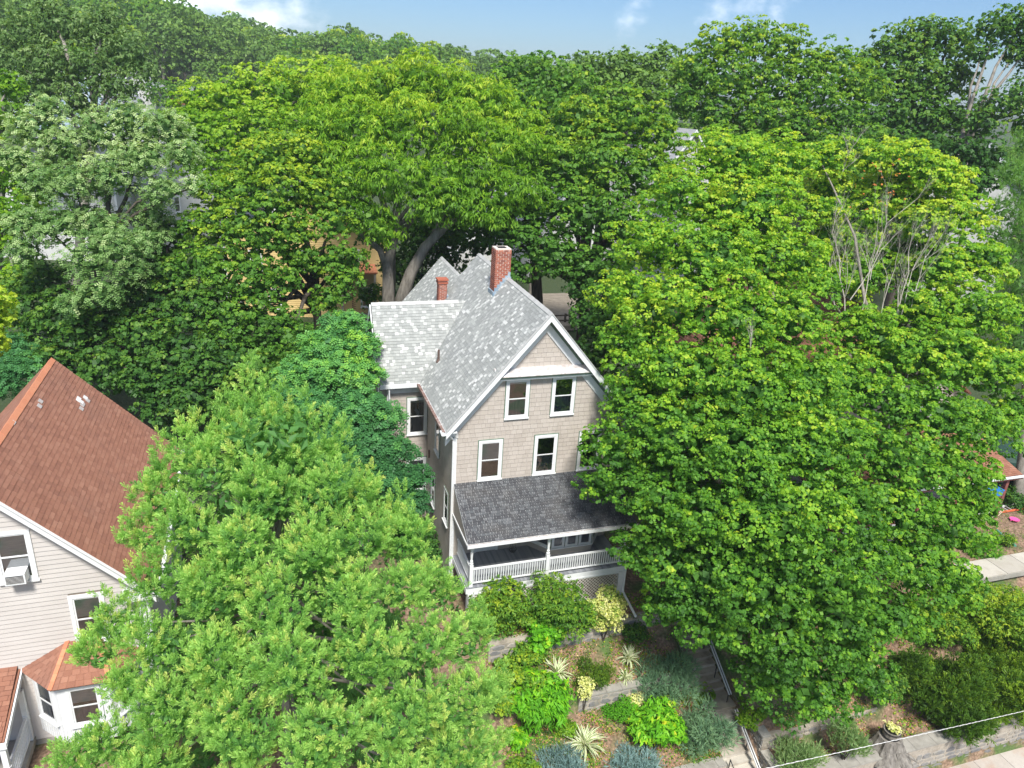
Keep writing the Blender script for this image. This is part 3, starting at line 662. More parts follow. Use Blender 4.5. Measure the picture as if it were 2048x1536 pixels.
        rake('soffit_board', 'white', .12, .03, -.45, -.06); rake('green_fillet', 'green', .22, .08, -.10, -.001, None, .0, 1.0)
        rake('frieze_board', 'white', .3, .3, -.055, -.001, None, .0, .985)
    # shelf across the gable
    mb = MB()
    prof = [(-.001, 5.92), (-.12, 5.9), (-.3, 5.8), (-.4, 5.68), (-.4, 5.64), (-.001, 5.64)]
    mb.prism([(1.55, y, z) for y, z in prof], (4.3, 0, 0)); part('gable_shelf', mb, M['tin'], t, 'sheet metal topped shelf crossing the gable')
    mb = MB(); mb.box(1.5, 5.9, -.34, -.001, 5.55, 5.638); part('green_fillet', mb, M['green'], t)
    mb = MB(); mb.box(1.45, 5.95, -.28, -.001, 5.46, 5.548); part('shelf_trim', mb, M['white'], t)
    # corner boards, eaves, gutters
    mb = MB(); mb.box(-.45, .0, y0+.02, 4.95, 3.36, 3.4); part('soffit', mb, M['white'], t)
    mb = MB(); mb.box(-.5, -.455, y0, 4.9, 3.3, 3.46); part('fascia', mb, M['white'], t)
    mb = MB()
    for yy in np.arange(y0, 4.8, .42): mb.box(-.62, -.505, yy, yy+.4, 3.46, 3.475, rnd.random())
    mb.box(-.63, -.61, y0, 4.85, 3.36, 3.5); part('gutter', mb, M['copper'], t)
    mb = MB(); mb.tube([(-.6, y0-.03, 3.38), (-.6, y0+.25, 3.38)], .085, 12); mb.tube([(-.56, -.5, 3.36), (-.3, -.3, 3.2), (-.07, -.07, 2.9), (-.05, -.05, 2.5), (-.05, -.05, -4.2)], .045, 8); part('downspout', mb, M['white'], t)
    mb = MB(); mb.box(-.03, .1, -.035, -.001, -4.3, 3.7); mb.box(-.03, -.001, -.001, .1, -4.3, 3.4); part('corner_board', mb, M['white'], t)
    mb = MB(); mb.box(-2.35, -.45, 4.83, 4.9, 3.3, 3.5); mb.box(-2.35, -.02, 4.9, 5.3, 3.32, 3.36); mb.box(-1.9, -.02, 5.22, 5.28, 2.9, 3.32); mb.box(-1.88, -1.8, 5.24, 5.28, -4.3, 2.9); part('eave_trim', mb, M['white'], t)
    mb = MB(); mb.tube([(-1.95, 4.95, 3.3), (-1.93, 5.2, 3.05), (-1.93, 5.22, -4.2)], .045, 8); part('downspout', mb, M['white'], t)
    for sg in (-1, 1):
        a = np.array([-2.38, 7.4, zr]); b = np.array([-2.38, 7.4+sg*2.52, zr-2.52*s]); mb = MB()
        mb.prism([a+[0, 0, -.04], b+[0, 0, -.04], b+[0, 0, -.34], a+[0, 0, -.34]], (-.05, 0, 0)); part('barge_board', mb, M['white'], t)
        mb = MB(); mb.prism([a+[.5, 0, -.3], b+[.5, 0, -.3], b+[.5, 0, -.7], a+[.5, 0, -.7]], (-.05, 0, 0)); part('frieze_board', mb, M['white'], t)
    # chimney of individual bricks at the ridge
    def chimney(x0, x1, ya, yb, z0, z1, bw, bh, cap=True, takes=0, inner=None):
        mb = MB(); g = .012; mb.box(x0+g, x1-g, ya+g, yb-g, z0, z1-.02)
        ch = part('chimney', mb, M['mortar'], t)
        mb = MB(); rows = int((z1-z0)/bh)
        for j in range(rows):
            z = z0+j*bh
            for axis, a, b in (('x', x0, x1), ('y', ya, yb)):
                L_ = b-a; n = max(1, round(L_/bw)); w = L_/n; off = -w/2 if j % 2 else 0
                k = a+off
                while k < b-.01:
                    s0, s1 = max(a, k)+.011, min(b, k+w)-.011; k += w
                    if s1-s0 < .02: continue
                    pr = rnd.uniform(0, .004); tt = rnd.random()
                    if axis == 'x':
                        for y in (ya, yb): mb.box(s0, s1, y-pr if y == ya else y-.02, y+.02 if y == ya else y+pr, z+.011, z+bh-.011, tt)
                    else:
                        for x in (x0, x1): mb.box(x-pr if x == x0 else x-.02, x+.02 if x == x0 else x+pr, s0, s1, z+.011, z+bh-.011, tt)
        part('bricks', mb, M['brick'], ch, kind='stuff'); return ch
    ch = chimney(3.03, 3.78, 5.3, 6.0, 7.2, 9.66, .235, .092)
    mb = MB(); mb.box(3.2, 3.6, 5.46, 5.84, 9.63, 9.655); part('flue', mb, M['darkvoid'], ch)
    mb = MB()   # stepped flashing following the slope
    for i in range(6):
        xa = 3.03+i*.125; zt = Z(xa); mb.box(xa, xa+.122, 5.275, 5.299, zt-.1, zt+.3+.02*(i % 2), rnd.random())
    mb.prism([(3.0, 5.28, Z(3.0)+.05), (3.78, 5.28, 8.36), (3.78, 5.15, 8.36), (2.9, 5.15, Z(2.9)+.05)], (0, 0, -.03))
    mb.box(2.95, 3.025, 5.25, 6.05, Z(2.95)-.05, Z(3.03)+.12)
    part('flashing', mb, M['lead'], ch)
    c2 = chimney(1.42, 1.86, 9.7, 10.15, 5.4, 7.15, .2, .07)
    mb = MB(); mb.box(1.38, 1.9, 9.66, 10.19, 6.9, 7.0); mb.box(1.36, 1.92, 9.64, 10.21, 7.06, 7.14); part('chimney_cap', mb, M['brick'], c2)
    mb = MB(); mb.box(1.84, 1.98, 9.6, 10.0, 5.8, 6.3); mb.box(1.3, 1.9, 9.55, 9.69, 5.3, 5.75); part('flashing', mb, M['lead'], c2)
    # vent pipe
    p = onX(882, 718, 1.0); xv = .6; zb = Z(xv)
    q = ray(877, 722); tt = ((8.3-3.7*T)-CAM[2]+CAM[0]*T)/(q[2]-T*q[0]); pv = CAM+q*tt
    mb = MB(); mb.tube([pv+[0, 0, -.15], pv+[0, 0, .55]], .055, 10); mb.lathe(pv+[0, 0, -.05], [(.13, 0), (.1, .08), (.06, .16)], 10); part('vent_pipe', mb, M['pipe'], roof, smooth=False)
    mb = MB(); mb.box(-.09, -.02, 4.55, 4.65, -.3, .1); part('wall_box', mb, M['pipe'], t)
    mb = MB(); mb.box(.04, .14, -.06, -.003, 2.95, 3.15); part('meter_box', mb, M['rail'], t)
    # foundation band
    mb = MB(); mb.box(-.03, 7.43, -.03, 10.1, -4.9, -4.15); part('foundation', mb, M['stone'], t)
    # smooth wall inside the porch, door, bay
    mb = MB(); mb.box(.05, 7.35, -.02, -.001, -2.8, .76); part('porch_wall', mb, M['porchwall'], t)
    mb = MB(); mb.box(1.0, 1.12, -.06, -.021, -2.8, -.65); mb.box(2.02, 2.14, -.06, -.021, -2.8, -.65); mb.box(1.12, 2.02, -.06, -.021, -.78, -.65)
    door = part('door', mb, M['white'], t, 'white front door at the left end of the porch')
    mb = MB(); mb.box(1.13, 2.01, -.045, -.021, -2.78, -.79); part('door_leaf', mb, M['white'], door)
    mb = MB(); mb.box(1.25, 1.89, -.052, -.0455, -2.0, -.95); part('pane', mb, M['glass'], door)
    mb = MB(); mb.blob((1.93, -.09, -1.85), .035); part('handle', mb, M['black'], door)
    bx = [(3.55, -.02), (4.3, -1.0), (6.25, -1.0), (7.0, -.02)]
    mb = MB(); mb.prism([(x, y, -2.8) for x, y in bx], (0, 0, 2.9)); bay = part('bay', mb, M['porchwall'], t)
    for (xa, ya), (xb, yb), n in ((bx[0], bx[1], 1), (bx[1], bx[2], 3), (bx[2], bx[3], 1)):
        a = np.array([xa, ya, 0.]); b = np.array([xb, yb, 0.]); L_ = np.linalg.norm(b-a); d = (b-a)/L_; out = np.array([d[1], -d[0], 0])
        for k in range(n):
            w = L_/n-.04; o = a+d*(k*L_/n+.02)+np.array([0, 0, -2.42])+out*.002
            window(bay, o, d, out, w, 1.65, .07, True, .1, .5, depth_out=.04)
    # porch --------------------------------------------------
    yf, zf, zb = -2.58, -.53, .79
    pr = part('porch_roof', slab([(.02, .0, zb), (7.5, .0, zb), (7.5, yf, zf), (.02, yf, zf)], .08), M['white'], t)
    sl_ = (zb-zf)/abs(yf); dk = lambda: rnd.choices([rnd.uniform(0, .35), rnd.uniform(.35, .7), rnd.uniform(.7, 1)], [.45, .35, .2])[0]
    mb = MB(); tabs(mb, (.02, 0, zb+.01), (1, 0, 0), (0, -1, -sl_), 7.5, math.hypot(yf, zb-zf), .14, .15, .014, None, dk, .5); part('roof_shingles', mb, M['roofdark'], pr, kind='stuff')
    mb = MB(); mb.prism([(.03, -.001, zb-.05), (.03, yf+.1, zf-.07), (.03, -.001, zf-.07)], (.04, 0, 0)); part('roof_cheek', mb, M['porchwall'], pr)
    mb = MB(); mb.box(.0, 7.52, yf-.02, yf+.03, zf-.2, zf-.03); mb.box(.0, .05, yf, -.02, zf-.2, zf-.1); part('fascia', mb, M['white'], pr)
    mb = MB()
    for xx in np.arange(.0, 7.4, .5): mb.box(xx+.01, xx+.48, yf-.1, yf-.03, zf-.08, zf-.05, rnd.random())
    part('gutter_lining', mb, M['copper'], pr)
    mb = MB(); mb.box(-.02, 7.54, yf-.13, yf-.105, zf-.17, zf-.02)
    for xx in np.arange(.0, 7.5, .5): mb.box(xx-.008, xx+.008, yf-.1, yf-.03, zf-.05, zf-.03)
    part('gutter', mb, M['white'], pr)
    mb = MB(); mb.box(.1, 7.45, -.1+yf+.3, yf+.36, zf-.3, zf-.22); mb.box(.1, .22, yf+.36, -.02, zf-.3, zf-.22); part('porch_beam', mb, M['white'], pr)
    mb = MB(); mb.box(.06, 7.4, yf+.05, -.02, zf-.21, zf-.19); part('porch_ceiling', mb, M['white'], pr)
    og = np.array(origin(t))
    dkp = part('porch_deck', MB().box(.1, 7.38, -2.42, -.02, -2.95, -2.84), M['white'], t)
    bm = [MB().box(0, .087, 0, 2.42, 0, .035, x).mesh('deck_board') for x in (.1, .4, .6, .9)]
    for m_ in bm: m_.materials.append(M['deck'])
    for i in range(80): link('board', bm[rnd.randrange(4)], dkp, tuple(np.array([.1+i*.091, -2.45, -2.838])-og))
    mb = MB(); mb.box(.08, 7.4, -2.44, -2.425, -3.1, -2.845); mb.box(.06, .08, -2.44, -.02, -3.1, -2.845); part('porch_skirt', mb, M['white'], t)
    for x in (.28, 3.64, 7.16):
        c = (x, -2.32, -2.8); mb = MB(); mb.box(x-.075, x+.075, -2.395, -2.245, -2.8, -1.75)
        mb.lathe((x, -2.32, -1.72), [(.07, 0), (.085, .05), (.05, .1), (.07, .16), (.045, .22), (.06, .5), (.065, .6), (.05, .68), (.08, .73)], 12); mb.box(x-.075, x+.075, -2.395, -2.245, -1.0, -.84)
        part('post', mb, M['white'], t)
    for x in (.28, 7.2):
        mb = MB(); mb.box(x-.14, x+.14, -2.47, -2.2, -4.7, -3.1); part('pier', mb, M['white'], t)
    rl = part('railing', MB().box(.36, 3.56, -2.36, -2.28, -2.0, -1.94).box(3.72, 7.08, -2.36, -2.28, -2.0, -1.94).box(.36, 3.56, -2.35, -2.29, -2.68, -2.63).box(3.72, 7.08, -2.35, -2.29, -2.68, -2.63)
              .box(.24, .32, -2.24, -.05, -2.0, -1.94).box(.25, .31, -2.24, -.05, -2.68, -2.63), M['white'], t)
    bm = MB().box(-.017, .017, -.017, .017, 0, .64).mesh('baluster'); bm.materials.append(M['white'])
    for a, b in ((.36, 3.56), (3.72, 7.08)):
        n = int((b-a)/.105)
        for i in range(n): link('baluster', bm, rl, tuple(np.array([a+(i+.5)*(b-a)/n, -2.32, -2.635])-og))
    for i in range(20): link('baluster', bm, rl, tuple(np.array([.28, -2.18+i*.108, -2.635])-og))
    # lattice
    for (a, b, par) in ((.45, 3.4, 'x'), (3.55, 7.05, 'x')):
        lt = part('lattice_panel', MB().box(a-.05, b+.05, -2.46, -2.41, -3.18, -3.1).box(a-.05, b+.05, -2.46, -2.41, -4.42, -4.32).box(a-.06, a, -2.46, -2.41, -4.32, -3.18).box(b, b+.06, -2.46, -2.41, -4.32, -3.18), M['white'], t)
        z0, z1 = -4.32, -3.18; h = z1-z0; mb = MB()
        n = 0
        for sg in (-1, 1):
            x = a-h
            while x < b+h:
                pa = [x, z0]; pb = [x+sg*h, z1]
                x += .16
                def clip(p, q):
                    (xa, za), (xb, zb_) = p, q
                    if xa > xb: xa, za, xb, zb_ = xb, zb_, xa, za
                    if xb <= a+.02 or xa >= b-.02: return None
                    if xa < a: za += (a-xa)*(zb_-za)/(xb-xa); xa = a
                    if xb > b: zb_ = za+(b-xa)*(zb_-za)/(xb-xa); xb = b
                    return (xa, za), (xb, zb_)
                c = clip(pa, pb)
                if c is None or abs(c[0][0]-c[1][0]) < .08: continue
                y = -2.43 if sg > 0 else -2.442
                m2 = MB().bar((c[0][0], y, c[0][1]), (c[1][0], y, c[1][1]), .032, .011, (0, 1, 0)); part('slat', m2, M['tan'], lt)
    mb = MB(); mb.box(.5, 7.1, -2.0, -1.95, -4.5, -3.1); part('crawl_shade_sheet', mb, M['pipe'], t)  # dark sheet behind the lattice, painting the shade under the porch
    mb = MB(); mb.tube([(7.33, -2.5, -.75), (7.33, -2.5, -4.0), (7.3, -2.6, -4.12), (7.21, -4.1, -4.28)], .055, 8); part('downspout', mb, M['white'], t, 'white downspout with a long elbow lying on the ground')
    return t
build_main()
# hanging basket
b0 = np.array([2.33, -1.5, -1.98]); mb = MB()
for k in range(3):
    a = 2*math.pi*k/3; mb.tube([b0+[.16*math.cos(a), .16*math.sin(a), .17], (b0[0], b0[1], -1.25)], .006, 4)
mb.tube([(b0[0], b0[1], -1.25), (b0[0], b0[1], -.73)], .006, 4)
t = thing('hanging_basket', 'empty black wire basket hanging on chains under the porch roof', 'hanging basket', b0)
part('chain', mb, M['black'], t)
mb = MB()
for z, r in ((.17, .17), (.09, .15), (.02, .1)):
    P = [b0+[r*math.cos(2*math.pi*k/12), r*math.sin(2*math.pi*k/12), z] for k in range(13)]; mb.tube(P, .008, 4)
for k in range(12):
    a = 2*math.pi*k/12; mb.tube([b0+[.17*math.cos(a), .17*math.sin(a), .17], b0+[.15*math.cos(a), .15*math.sin(a), .09], b0+[.1*math.cos(a), .1*math.sin(a), .02], b0], .005, 4)
part('wire_bowl', mb, M['black'], t)
# ================================================================== GROUND
def ground():
    xs = np.unique(np.round(np.concatenate([np.arange(-900, -60, 40), np.arange(-60, -20, 4), np.arange(-20, -2, .8), np.arange(-2, 32, .25), np.arange(32, 60, 2), np.arange(60, 180, 12), np.arange(180, 1500, 60)]), 3))
    ys = np.unique(np.round(np.concatenate([np.arange(-400, -40, 30), np.arange(-40, -12, 2), np.arange(-12, 1, .13), np.arange(1, 40, 1.), np.arange(40, 130, 5), np.arange(130, 420, 12), np.arange(420, 3000, 120)]), 3))
    X, Y = np.meshgrid(xs, ys); Z = H(X, Y)
    near = (np.abs(X-8) < 26) & (Y < 4) & (Y > -10.2)
    Z = Z+near*(.05*np.sin(X*2.3+Y*1.7)*np.sin(Y*3.1-X*.7)+.03*np.sin(X*6.1)*np.sin(Y*5.3))
    nx, ny = len(xs), len(ys)
    me = bpy.data.meshes.new('ground'); me.vertices.add(nx*ny)
    me.vertices.foreach_set('co', np.stack([X, Y, Z], -1).astype(np.float32).ravel())
    i = np.arange((ny-1)*(nx-1)); r, c = i//(nx-1), i % (nx-1); a = r*nx+c
    q = np.stack([a, a+1, a+nx+1, a+nx], 1).astype(np.int32)
    me.loops.add(q.size); me.loops.foreach_set('vertex_index', q.ravel()); me.polygons.add(len(q)); me.polygons.foreach_set('loop_start', np.arange(0, q.size, 4, dtype=np.int32))
    me.update(calc_edges=True); me.shade_smooth()
    m, nt, out = node_mat('soil'); N = nt.nodes.new; L = nt.links.new
    g = N('ShaderNodeNewGeometry'); b = N('ShaderNodeBsdfPrincipled'); b.inputs['Roughness'].default_value = .95
    n1 = N('ShaderNodeTexNoise'); n1.inputs['Scale'].default_value = .55; n1.inputs['Detail'].default_value = 8
    n2 = N('ShaderNodeTexNoise'); n2.inputs['Scale'].default_value = 9; n2.inputs['Detail'].default_value = 6
    L(g.outputs['Position'], n1.inputs['Vector']); L(g.outputs['Position'], n2.inputs['Vector'])
    r1 = ramp(nt, [(.3, (.11, .075, .045)), (.5, (.2, .13, .085)), (.7, (.34, .23, .155))]); L(n2.outputs['Fac'], r1.inputs['Fac'])
    r2 = ramp(nt, [(.3, (.05, .085, .022)), (.7, (.1, .15, .04))]); L(n2.outputs['Fac'], r2.inputs['Fac'])
    mr = N('ShaderNodeMapRange'); mr.inputs['From Min'].default_value = .49; mr.inputs['From Max'].default_value = .6; L(n1.outputs['Fac'], mr.inputs['Value'])
    mx = N('ShaderNodeMix'); mx.data_type = 'RGBA'; L(mr.outputs['Result'], mx.inputs['Factor']); L(r1.outputs[0], mx.inputs['A']); L(r2.outputs[0], mx.inputs['B'])
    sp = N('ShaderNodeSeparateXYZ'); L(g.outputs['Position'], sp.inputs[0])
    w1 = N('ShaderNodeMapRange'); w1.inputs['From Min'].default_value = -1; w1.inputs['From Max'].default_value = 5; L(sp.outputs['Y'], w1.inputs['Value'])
    r3 = ramp(nt, [(.3, (.018, .03, .01)), (.55, (.035, .06, .016)), (.75, (.075, .07, .04))]); L(n2.outputs['Fac'], r3.inputs['Fac'])  # dark grass and soil behind the houses, canopy shade painted into the colour
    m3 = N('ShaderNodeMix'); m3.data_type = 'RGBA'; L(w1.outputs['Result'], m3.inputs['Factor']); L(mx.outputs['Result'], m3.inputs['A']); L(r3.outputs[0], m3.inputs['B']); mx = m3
    L(mx.outputs['Result'], b.inputs['Base Color'])
    bp = N('ShaderNodeBump'); bp.inputs['Strength'].default_value = .6; bp.inputs['Distance'].default_value = .05; L(n2.outputs['Fac'], bp.inputs['Height']); L(bp.outputs[0], b.inputs['Normal'])
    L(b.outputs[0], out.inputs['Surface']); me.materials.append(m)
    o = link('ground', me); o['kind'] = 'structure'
ground()
# pavement with slabs, street beyond it
M['asphalt'] = surf('asphalt', [(.3, (.04, .04, .042)), (.7, (.07, .068, .065))], 9, .95, .4, coords='World')
M['pave'] = surf('pavement_slab', [(.3, (.36, .32, .28)), (.7, (.48, .44, .39))], 5, .9, .25, tint=[(0, (.34, .29, .25)), (1, (.5, .46, .42))], dirt=((.36, .17, .08), 1.1, .5, .72, .6), coords='World')
struct('street', MB().box(-60, 90, -21, -12.72, -9.75, -9.72), M['asphalt'])
struct('kerb', MB().box(-60, 90, -12.7, -12.52, -9.75, -9.57), M['concrete'])
pv = struct('pavement', MB().box(-60, 90, -12.5, -10.4, -9.7, -9.6), M['concrete'])
sm = [MB().box(0, 1.48, 0, 2.06, 0, .03, x).mesh('paving_slab') for x in (.2, .5, .8)]
for m_ in sm: m_.materials.append(M['pave'])
for i in range(22): link('slab', sm[i % 3], pv, (6+i*1.5, -12.49, -9.597))
# path to the neighbour's porch
q = [onZ(1840, 1150, -4.4), onZ(1905, 1118, -4.4), onZ(2300, 1020, -4.4), onZ(2300, 1085, -4.4)]
pth = MB(); 
pa, pb = np.array([22.0, -5.35, -4.4]), np.array([45.0, -5.0, -4.4])
M['path'] = surf('path_concrete', [(.3, (.38, .35, .3)), (.7, (.48, .45, .39))], 3, .9, .2, tint=[(0, (.35, .32, .275)), (1, (.5, .47, .41))], dirt=((.24, .2, .15), 1.3, .5, .75, .5))
pth.box(21.9, 45, -5.52, -4.22, -4.62, -4.36); ph = struct('path', pth, M['concrete'])
for i in range(14): link('slab', (lambda m_: (m_.materials.append(M['path']), m_)[1])(MB().box(0, 1.57, 0, 1.26, 0, .05, rnd.random()).mesh('slab')), ph, (22+i*1.6, -5.5, -4.358))

# ================================================================== STONE WALLS
def stone_wall(name, label, p0, p1, zt, zb, th=.4, sw=.36, sh=.24, cop=True, maxn=250, zt1=None, zb1=None, cat='stone wall', cx=.0, side=-1):
    """mortared rubble wall from p0 to p1; each stone on the seen face is a mesh of its own"""
    zt1 = zt if zt1 is None else zt1; zb1 = zb if zb1 is None else zb1
    p0 = np.array([*p0, 0.]); p1 = np.array([*p1, 0.]); L_ = np.linalg.norm(p1-p0); d = (p1-p0)/L_; out = np.array([d[1], -d[0], 0.])*(-side)
    out = out if side < 0 else out
    t = thing(name, label, cat, tuple((p0+p1)/2+np.array([0, 0, min(zb, zb1)]))); og = np.array(origin(t))
    P = lambda s, o, z: p0+d*s+out*o+np.array([0, 0, z]); ztf = lambda s: zt+(zt1-zt)*s/L_; zbf = lambda s: zb+(zb1-zb)*s/L_
    mb = MB(); mb.prism([P(0, 0, zbf(0)-.3), P(L_, 0, zbf(L_)-.3), P(L_, 0, ztf(L_)), P(0, 0, ztf(0))], -out*th); part('core', mb, M['joint'], t)
    n = 0; zlo = min(zb, zb1); z = zlo
    while z < max(zt, zt1)-.06:
        hh = sh*rnd.uniform(.75, 1.25); s = rnd.uniform(-sw, 0)
        while s < L_:
            w = sw*rnd.uniform(.55, 1.6); s0, s1 = max(0, s)+.012, min(L_, s+w)-.012; s += w; sm_ = (s0+s1)/2
            if s1-s0 < .08 or z < zbf(sm_)-.15 or z+hh*.6 > ztf(sm_): continue
            z1 = min(z+hh-.022, ztf(sm_)-.02); k = 7; c = np.array([(s0+s1)/2, (z+z1)/2]); ring = []
            for i in range(k):
                a = 2*math.pi*(i+.5*rnd.random())/k; q = np.array([math.cos(a), math.sin(a)]); q = q/max(abs(q[0]), abs(q[1]))*rnd.uniform(.84, 1)
                ring.append(c+q*np.array([(s1-s0)/2, (z1-z)/2]))
            pr = rnd.uniform(.015, .05)
            A = [P(r[0], -.01, r[1]) for r in ring]; B = [P(c[0]+(r[0]-c[0])*.88, pr*rnd.uniform(.6, 1.1), c[1]+(r[1]-c[1])*.86) for r in ring]
            mb = MB(); mb.add(A+B, [(i, (i+1) % k, k+(i+1) % k, k+i) for i in range(k)]+[tuple(range(k, 2*k))], rnd.random())
            part('stone', mb, M['stone'], t); n += 1
            if n > maxn: break
        if n > maxn: break
        z += hh
    if cop:
        s = 0
        while s < L_-.01:
            w = min(rnd.uniform(.7, 1.3), L_-s); mb = MB()
            mb.prism([P(s+.006, .05, ztf(s)), P(s+w-.006, .05, ztf(s+w)), P(s+w-.006, .05, ztf(s+w)+.07), P(s+.006, .05, ztf(s)+.07)], -out*(th+.1), rnd.random()); part('coping_stone', mb, M['concrete'], t); s += w
    return t
stone_wall('retaining_wall', 'low stone retaining wall just below the porch shrubs, top tier of the garden', (.6, -4.25), (9.1, -4.1), -4.4, -5.25, cop=False, sw=.5, sh=.3)
stone_wall('retaining_wall', 'stone garden wall with pale ledge crossing the middle of the planted slope', (4.0, -6.0), (9.2, -6.0), -6.22, -7.1, cop=True, sw=.42, sh=.26)
stone_wall('retaining_wall', 'bottom garden wall of rough stones beside the foot of the steps', (2.0, -9.15), (9.2, -9.1), -8.0, -9.6, cop=True, sw=.4, sh=.26, th=.35)
stone_wall('retaining_wall', 'long mortared granite wall along the pavement at bottom right', (11.0, -10.5), (40, -10.45), -8.0, -9.7, cop=True, sw=.46, sh=.27, th=.55, maxn=300)
stone_wall('retaining_wall', 'short curved looking crazy-paved stone wall behind the two pale shrubs', (11.2, -8.95), (16.8, -8.75), -7.3, -8.0, cop=False, sw=.32, sh=.2, th=.7)
sw_ = stone_wall('stair_wall', 'rough stone side wall climbing beside the garden steps', (10.9, -8.95), (10.9, -6.4), -7.22, -8.9, .3, .3, .2, True, 300, -7.0, -8.0, side=1)
stone_wall('stair_wall', 'lower end of the rough stone side wall at the foot of the steps', (10.9, -10.4), (10.9, -8.97), -8.0, -9.7, .3, .3, .2, True, 80, -7.9, -9.2, side=1)

# ================================================================== STEPS
st = thing('garden_steps', 'flight of tan stone garden steps with a landing, right of the junipers', 'steps', (10.35, -8, -9.6)); og = np.array(origin(st))
x0, x1 = 9.4, 10.78
def step(y, z, dpt, i):
    mb = MB(); mb.box(x0, x1, y+.015, y+dpt+.05, z-.5, z-.055, rnd.random()); mb.box(x0-.02, x1+.02, y, y+dpt+.03, z-.05, z, rnd.random()); part('step', mb, M['step'], st)
ys = -9.75; z = -9.4
ys = -10.05; z = -9.05; n = 0
for i in range(10): step(ys, z, .29, i); ys += .29; z += .185
zl = z; step(ys, zl, .95, 9); ys += .95; z += .185
yl = ys
for i in range(11): step(ys, z, .29, 10+i); ys += .29; z += .17
# handrails
def handrail(label, p, q, posts, mat='rail', off=.05, flat=True):
    t = thing('handrail', label, 'handrail', tuple(np.array(p)-[0, 0, .9])); p = np.array(p, float); q = np.array(q, float)
    if flat:
        part('rail', MB().bar(p-[off, 0, 0], q-[off, 0, 0], .05, .04), M[mat], t); part('rail', MB().bar(p+[off, 0, 0], q+[off, 0, 0], .05, .04), M[mat], t)
        part('rail_gap', MB().bar(p-[0, 0, .01], q-[0, 0, .01], .055, .02), M['black'], t)
    else: part('rail', MB().tube([p, q], .022, 8), M[mat], t)
    for f in posts:
        c = p+(q-p)*f; part('post', MB().tube([c-[0, 0, .95], c], .022, 6), M[mat if not flat else 'black'], t)
    return t
handrail('double grey handrail along the lower flight of the garden steps', (10.5, -9.6, -8.2), (10.5, -7.5, -6.98), (.05, .5, .95))
handrail('double grey handrail along the upper flight of the garden steps', (10.5, -7.0, -6.68), (10.5, -4.6, -5.2), (.05, .5, .95))
handrail('short thin black handrail on the left side of the landing', (9.45, -8.0, -7.2), (9.45, -6.95, -6.35), (.0, 1.0), 'black', flat=False)
handrail('thin black rail at the very foot of the steps', (9.45, -10.0, -8.5), (9.45, -9.0, -7.9), (.0, 1.0), 'black', flat=False)

